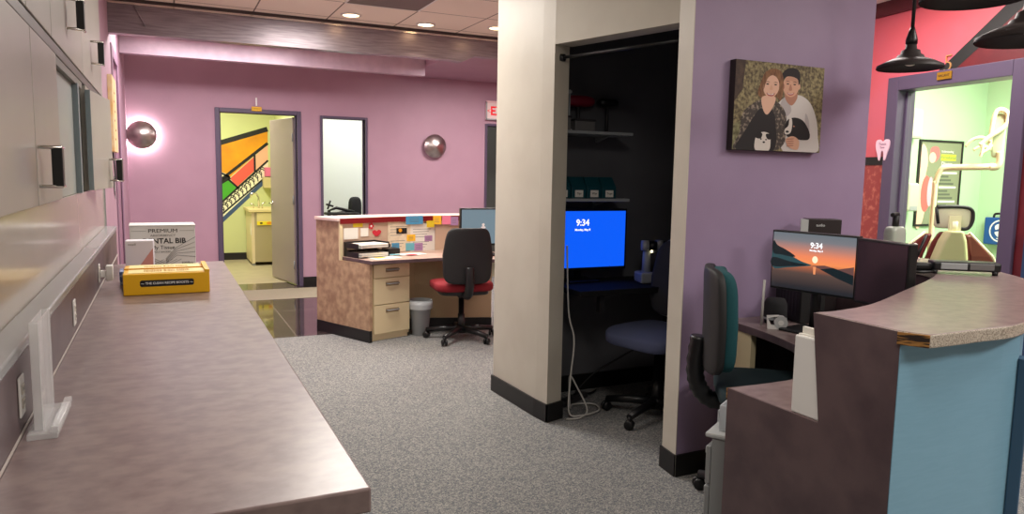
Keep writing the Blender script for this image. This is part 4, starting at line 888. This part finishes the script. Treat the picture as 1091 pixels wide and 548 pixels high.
b = MB(); b.tube([(2.425, 2.46, .742), (2.425, 2.455, .95)], .006, cable_w, 8); tag(b.build('white_cable'), 'short white cord standing against the violet wall behind the speaker', 'cable')
t = thing('black_carton', 'black box with white print perched behind the sunset monitor', 'box', (2.82, 2.51, .740), -.55); b = MB(); b.box(-.075, .075, -.05, .05, 0, .478, mat('black_brown_card', (40, 28, 30), .5)); b.build('carton', t, .003)
text('audio', .018, white_ink, t, (-.02, -.0505, .45)); b = MB(); b.prism([(-.075, -.05), (-.11, -.05), (-.085, .05), (-.075, .05)], .36, .475, grey_l); b.build('open_flap', t)
# card reader on the counter
t = thing('card_scanner', 'black handheld scanner with grey panels and aerial on the raised counter', 'scanner', (2.855, 1.845, 1.0405), -.66); t.scale = (.86, .9, 1.1)
b = MB(); b.box(-.13, .15, -.045, .045, .012, .045, black_p); b.build('body', t, .008)
b = MB(); b.box(-.10, .01, -.0465, .0, .018, .040, grey_p); b.box(.02, .12, -.0465, 0, .018, .040, mat('mid_grey_plastic', (110, 108, 108), .5)); b.build('side_panel', t, .002)
b = MB(); b.box(-.26, -.12, -.02, .035, .005, .035, black_p); b.build('handle', t, .01)
b = MB(); b.tube([(-.20, .0, .03), (-.15, .02, .135)], .007, black_p); b.build('aerial', t)
for x in (-.12, .13): b = MB(); b.tube([(x, -.03, 0), (x, -.03, .014)], .012, black_p); b.build('foot', t)
b = MB(); b.tube(spline([(-.25, 0, .01), (-.20, -.06, .005), (-.12, -.03, .006)], 6, False), .005, cable_b); b.build('lead', t)
# hand sanitiser
t = thing('sanitizer_bottle', 'clear pump bottle standing at the far end of the reception counter', 'bottle', (3.19, 2.40, 1.0405)); t.scale = (1.3, 1.3, 1.45)
b = MB(); b.cushion((0, 0, .05), (.08, .055, .10), mat('grey_green_gel', (196, 204, 192), .2, trans=.3), .4, .6); b.build('bottle', t); b = MB(); b.tube([(0, 0, .098), (0, 0, .135)], .012, black_s); b.tube([(.01, 0, .14), (-.035, -.01, .138)], .007, black_s); b.build('pump', t)
t = thing('card_stand', 'small clear stand with white cards beside the pump bottle', 'card stand', (3.17, 2.27, 1.0405), .7); t.scale = (.9, .9, 1.3); b = MB(); b.box(-.05, .05, -.02, .02, 0, .006, acrylic); b.box(-.05, .05, .012, .016, .006, .06, acrylic); b.build('stand', t); b = MB(); b.box(-.045, .045, -.004, .010, .007, .055, paper); b.build('cards', t)

# pendant lamps
def pendant(label, x, y, z, r):
    t = thing('pendant_lamp', label, 'pendant lamp', (x, y, z), 0, 'black pendant lamps over the reception counter')
    k = r / .145
    b = MB(); pf = [(.145, 0), (.143, .012), (.10, .034), (.062, .048), (.056, .060), (.045, .064), (.040, .082), (.026, .088), (.022, .12)]
    b.lathe([(a * k, c * k) for a, c in pf] + [(.018 * k, .12 * k)] + [(a * k - .003, c * k - .003) for a, c in pf[::-1]], mat('dark_bronze_enamel', (46, 40, 40), .55), 40); b.build('shade', t)
    b = MB(); b.lathe([(.024, .11 * k), (.026, .13 * k), (.015, .17 * k), (.009, .19 * k)], black_p, 20, None, True); b.build('lamp_holder', t)
    b = MB(); b.tube([(0, 0, .18 * k), (0, 0, CEIL - z)], .008, black_s, 10); b.build('stem', t)
    b = MB(); b.lathe([(.0, CEIL - z - .02), (.05, CEIL - z - .02), (.055, CEIL - z)], black_p, 24); b.build('ceiling_cup', t)
    b = MB(); b.cushion((0, 0, .035 * k), (.055, .055, .05), mat('frosted_bulb', (226, 220, 206), .3), .9, .9); b.build('bulb', t)
pendant('leftmost black pendant lamp hanging before the red wall', 3.151, 2.36, 1.925, .142)
pendant('right black pendant lamp cut by the right picture edge', 2.84, 1.655, 1.915, .175)
pendant('nearest black pendant lamp, only its rim showing at the top edge', 2.36, 1.56, 1.984, .155)

# red wall things
number_sign('5', mat('rose_gold', (222, 170, 110), .35, .5), RM @ TR(.40, -.025, 2.108), 'gold outlined number 5 over a brass plate above the treatment room doorway', .16, .018, -.004)
t = thing('tooth_sign', 'small pinkish white tooth shaped sign on the purple door frame', 'sign'); t.matrix_world = RM @ TR(-.085, -.026, 1.64)
b = MB(); tp = spline([(0, .05), (.03, .065), (.06, .055), (.062, .01), (.045, -.04), (.03, -.085), (.018, -.08), (.012, -.03), (0, -.015), (-.012, -.03), (-.018, -.08), (-.03, -.085), (-.045, -.04), (-.062, .01), (-.06, .055), (-.03, .065)], 4)
b.prism(tp, 0, .008, mat('pinkish_white', (236, 200, 212), .4), None, M90); b.build('tooth', t); text('Tooth', .028, mat('plum_ink', (110, 60, 90), .5), t, (0, -.0085, .03)); text('Time', .022, mat('plum_ink', (110, 60, 90), .5), t, (0, -.0085, .006))
b = MB(); b.box(RL + .16, RL + .9, -.03, 0, .1, 1.12, mat('navy_blue_panel', (36, 62, 96), .5), RM); o = b.build('blue_board', bevel=.005); tag(o, 'dark blue board on the wall at the right picture edge', 'board')

# ================================================================== TREATMENT ROOM
t = thing('poster', 'black framed anatomy poster on the green treatment room wall', 'poster', (6.66, 4.60, 1.39), 0)
pwid, ph = .585, .77
b = MB(); b.box(-pwid / 2, pwid / 2, -.012, 0, -ph / 2, ph / 2, mat('grey_green_print', (132, 138, 112), .5)); b.build('sheet', t)
b = MB()
for x0, x1, z0, z1 in ((-pwid / 2 - .02, -pwid / 2, -ph / 2 - .02, ph / 2 + .02), (pwid / 2, pwid / 2 + .02, -ph / 2 - .02, ph / 2 + .02), (-pwid / 2, pwid / 2, ph / 2, ph / 2 + .02), (-pwid / 2, pwid / 2, -ph / 2 - .02, -ph / 2)): b.box(x0, x1, -.02, 0, z0, z1, ink)
b.build('frame', t)
b = MB(); b.flat = 1; pf_ = lambda d_: (lambda u, v: Vector((u, -.0125 - d_, v)))
b.poly(spline([(-.29, .30), (-.22, .33), (-.18, .20), (-.2, .05), (-.16, -.1), (-.2, -.37), (-.29, -.37)], 4), mat('print_peach', (238, 190, 170), .5), pf_(.0002)); b.poly(spline([(-.15, .33), (-.05, .34), (-.02, .26), (-.08, .20), (-.15, .24)], 4), mat('print_rose', (200, 110, 110), .5), pf_(.0003)); b.poly(ell(-.12, .24, .05, .05), mat('print_peach', (238, 190, 170), .5), pf_(.0004)); b.poly(ell(-.18, -.10, .07, .17), mat('print_coral', (220, 100, 96), .5), pf_(.0005)); b.poly(ell(-.12, -.08, .04, .14), mat('print_pink', (240, 170, 190), .5), pf_(.0006))
for k in range(14):
    z = .10 - k * .034; b.box(.0, .25 - .04 * ((k * 3) % 4), -.0135, -.0125, z - .010, z + .008, mat('print_text_grey', (90, 96, 84), .5) if k % 4 else paper)
b.box(-.0, .22, -.0135, -.0125, .215, .275, mat('print_lime', (190, 200, 60), .5)); b.build('illustration', t)
text('Periodontal', .045, mat('print_text_grey', (90, 96, 84), .5), t, (.11, -.0138, .245)); text('Disease', .05, white_ink, t, (.09, -.0138, .185)); text('Understanding', .03, white_ink, t, (.09, -.0138, .30))
t = thing('dental_chair', 'cream backed dental chair with maroon vinyl sides in the treatment room', 'dental chair', (5.25, 3.52, 0), -.62)
b = MB()
sec = [(.44, .16), (.62, .150), (.85, .125), (.98, .095), (1.05, .065)]
R = []
for z, hw in sec:
    y0 = (z - .5) * -.22
    R.append([Vector((x, y0 + yy, z)) for x, yy in ((-hw, .0), (-hw + .03, -.05), (hw - .03, -.05), (hw, 0), (hw, .02), (-hw, .02))])
b.rings(R, olive, True, smooth=False); b.build('back_shell', t, .012, label='olive cream back shell')
b = MB(); R = []
for z, hw in [(.44, .19), (.75, .175), (.95, .13), (1.04, .09)]:
    y0 = (z - .5) * -.22
    R.append([Vector((x, y0 + yy, z)) for x, yy in ((-hw, .02), (hw, .02), (hw - .02, .10), (-hw + .02, .10))])
b.rings(R, maroon, True, smooth=False); b.build('back_cushion', t, .02)
for s in (-1, 1):
    b = MB(); R = []
    for z, x0, x1 in [(.44, .19, .50), (.66, .185, .44), (.86, .155, .32), (1.02, .11, .155)]:
        y0 = .06 + (z - .5) * -.15
        R.append([Vector((s * x, y0 + yy, z)) for x, yy in ((x0, -.03), (x1, 0), (x1, .05), (x0, .06))])
    b.rings(R, maroon, True, smooth=False); b.build('side_wing', t, .015); 
    b = MB(); b.tube([(s * .505, .09, .44), (s * .445, .05, .66), (s * .325, .02, .86), (s * .15, -.0, 1.03)], .012, ivory, 8); b.build('wing_piping', t)
b = MB(); b.cushion((0, .18, .46), (.56, .78, .16), maroon, .35, .35); b.build('seat', t)
b = MB(); b.box(-.24, .24, -.15, .5, .08, .40, ivory); b.box(-.30, .30, -.25, .55, 0, .08, ivory); b.build('base', t, .02)
b = MB(); b.tube([(0, -.10, 1.02), (0, -.11, 1.12)], .03, ivory); b.box(-.04, .04, -.13, -.11, 1.04, 1.16, ivory); b.build('headrest_post', t)
b = MB(); b.cushion((0.0, -.07, 1.145), (.24, .055, .16), mat('grey_headrest', (196, 192, 168), .5), .3, .35); hr = b.build('headrest', t); b = MB(); b.tube(spline([(-.12, -.09, 1.22), (.09, -.09, 1.22), (.13, -.09, 1.15), (.10, -.09, 1.07), (.02, -.09, 1.07)], 6, False), .014, ink, 8); b.tube([(-.12, -.09, 1.22), (-.10, -.09, 1.10)], .012, ink, 8); b.build('frame_edge', hr)
t = thing('exam_light', 'cream overhead dental light on a bent pole behind the dental chair', 'dental light', (5.76, 4.0, 0), math.atan2(-.825, .565)); t.scale = (.82, .9, 1)
b = MB(); b.tube(spline([(0, 0, .02), (0, 0, 1.28), (.005, 0, 1.40), (.035, 0, 1.49), (.10, 0, 1.52), (.40, 0, 1.528), (.47, 0, 1.53)], 8, False), .026, ivory, 14); b.build('pole', t); b = MB(); b.lathe([(0, 0), (.16, 0), (.16, .02), (.04, .03)], ivory, 28); b.build('floor_base', t)
b = MB(); b.tube(spline([(.45, 0, 1.528), (.51, 0, 1.535), (.525, 0, 1.58), (.52, 0, 1.65)], 6, False), .030, ivory, 12); b.build('elbow', t)
b = MB(); b.cushion((.50, .03, 1.78), (.11, .08, .36), mat('pale_green_lens', (184, 196, 160), .3), .4, .4); b.build('reflector', t)
b = MB(); b.tube(spline([(.43, -.02, 1.66), (.435, -.02, 1.80), (.45, -.02, 1.93), (.49, -.02, 1.975), (.55, -.02, 1.95), (.555, -.02, 1.87), (.51, -.03, 1.82), (.42, -.04, 1.76), (.35, -.05, 1.70)], 8, False), .020, ivory, 10); b.build('yoke', t)
for p in ([(.44, -.03, 1.73), (.36, -.05, 1.76), (.28, -.06, 1.74), (.23, -.06, 1.69)], [(.43, -.03, 1.68), (.36, -.05, 1.69), (.30, -.06, 1.66)], [(.38, -.05, 1.71), (.37, -.06, 1.64), (.36, -.06, 1.61)], [(.45, -.03, 1.70), (.41, -.05, 1.66), (.36, -.06, 1.63)]):
    b = MB(); b.tube(spline(p, 5, False), .013, ivory, 8); b.build('handle', t)
t = thing('blue_bag', 'blue bag with a white round emblem hanging in the treatment room', 'bag', (7.255, 4.34, .81), -PI / 2); t.scale = (.88, .9, .9)
b = MB(); b.box(-.16, .16, -.03, .03, 0, .29, mat('royal_blue_vinyl', (24, 78, 150), .5)); b.build('pouch', t, .012); b = MB(); b.tube(spline([(-.08, 0, .29), (-.06, 0, .33), (.06, 0, .33), (.08, 0, .29)], 6, False), .012, ink); b.build('strap', t)
b = MB(); b.flat = 1; pb = lambda u, v: Vector((u, -.031, v))
for k in range(20):
    a = 2 * PI * k / 20; b.poly([(.02 + .12 * math.cos(a), .15 + .12 * math.sin(a)), (.02 + .12 * math.cos(a + .30), .15 + .12 * math.sin(a + .30)), (.02 + .105 * math.cos(a + .30), .15 + .105 * math.sin(a + .30)), (.02 + .105 * math.cos(a), .15 + .105 * math.sin(a))], white_ink, pb)
b.poly(spline([(-.04, .20), (0, .225), (.05, .215), (.08, .17), (.06, .155), (.0, .17), (-.03, .16)], 4), white_ink, pb); b.poly(spline([(-.04, .13), (0, .145), (.05, .13), (.075, .12), (.05, .09), (.0, .085)], 4), white_ink, pb); b.poly(spline([(-.02, .07), (.03, .078), (.06, .075), (.03, .055)], 4), white_ink, pb); b.build('emblem', t)
t = thing('glove_dispenser', 'upper white dispenser on the wall just inside the treatment room door', 'dispenser', (6.19, 4.60, 1.79)); b = MB(); b.box(-.07, .07, -.10, 0, 0, .27, mat('pale_sage_plastic', (190, 200, 176), .4)); b.build('housing', t, .02); b = MB(); b.box(-.05, .05, -.103, -.1, .02, .08, grey_l); b.build('spout', t)
t = thing('towel_dispenser', 'lower white dispenser below the first on the green wall', 'dispenser', (6.19, 4.60, 1.13)); b = MB(); b.box(-.07, .07, -.11, 0, 0, .26, mat('pale_sage_plastic', (190, 200, 176), .4)); b.build('housing', t, .02); b = MB(); b.box(-.05, .05, -.113, -.11, .01, .05, grey_p); b.build('slot', t)

# ================================================================== LIGHT
def area(name, x, y, sx, sy, w_, col=(1, .95, .88), z=CEIL - .02, rot=(0, 0, 0)):
    L = bpy.data.lights.new(name, 'AREA'); L.shape = 'RECTANGLE'; L.size = sx; L.size_y = sy; L.energy = w_; L.color = col
    o = bpy.data.objects.new(name, L); COL.objects.link(o); o.location = (x, y, z); o.rotation_euler = rot; return o
area('ceiling_fill_a', .95, .9, .6, 1.2, 20)  # lights a to h: added, no fixture seen, placed to set the hall's brightness
area('ceiling_fill_b', .6, 3.9, .6, 1.2, 15)
area('ceiling_fill_c', 1.2, 5.1, .55, 1.1, 48)
area('ceiling_fill_d', .6, 7.35, 1.6, .5, 54, (1, .95, .93))
area('ceiling_fill_e', 3.6, 7.6, 1.2, .6, 52, (1, .93, .88), 2.60)
area('ceiling_fill_f', 2.9, -.6, 1.2, .6, 46)
area('ceiling_fill_g', 3.9, 1.0, .6, 1.2, 34)
area('ceiling_fill_h', 3.9, 3.2, .5, .9, 34, (1, .9, .85))
area('mural_room_light', .5, 10.6, .6, 1.2, 52, (1, .97, .82))
area('white_room_light', 2.6, 10.2, .6, .6, 24, (1, 1, .98))
area('grey_room_light', 4.8, 10.0, .3, .3, 5, (1, .95, .9))
area('treatment_light', 6.0, 2.9, .8, 1.4, 130, (.97, 1, .86))
for x, y in ((1.449, 6.242), (2.118, 6.30), (2.72, 6.12)):
    L = bpy.data.lights.new('downlight_beam', 'SPOT'); L.energy = 28; L.spot_size = 1.9; L.spot_blend = .6; L.color = (1, .88, .7); L.shadow_soft_size = .05
    o = bpy.data.objects.new('downlight_beam', L); COL.objects.link(o); o.location = (x, y, CEIL - .03)
wd = bpy.data.worlds.new('World'); scn.world = wd; wd.use_nodes = True
wd.node_tree.nodes['Background'].inputs[0].default_value = (.9, .9, 1, 1); wd.node_tree.nodes['Background'].inputs[1].default_value = .3

# ================================================================== CAMERA
cam = bpy.data.cameras.new('camera'); co = bpy.data.objects.new('camera', cam); COL.objects.link(co); scn.camera = co
cam.sensor_fit = 'HORIZONTAL'; cam.sensor_width = 36; cam.lens = 780 / 1091 * 36; cam.clip_start = .02
X = Vector((.90386, -.42748, .01729)); Dn = Vector((-.03215, -.10816, -.99361)); F = Vector((.42662, .89753, -.11151))
mw = Matrix.Identity(4)
for i in range(3): mw[i][0] = X[i]; mw[i][1] = -Dn[i]; mw[i][2] = -F[i]
mw[0][3], mw[1][3], mw[2][3] = 0, 0, 1.40
co.matrix_world = mw
scn.view_settings.view_transform = 'Standard'; scn.view_settings.look = 'None'; scn.view_settings.gamma = 1; scn.view_settings.use_curve_mapping = False
scn.view_settings.exposure = 0.35
scn.cycles.use_denoising = True; scn.cycles.max_bounces = 8; scn.cycles.sample_clamp_indirect = 6
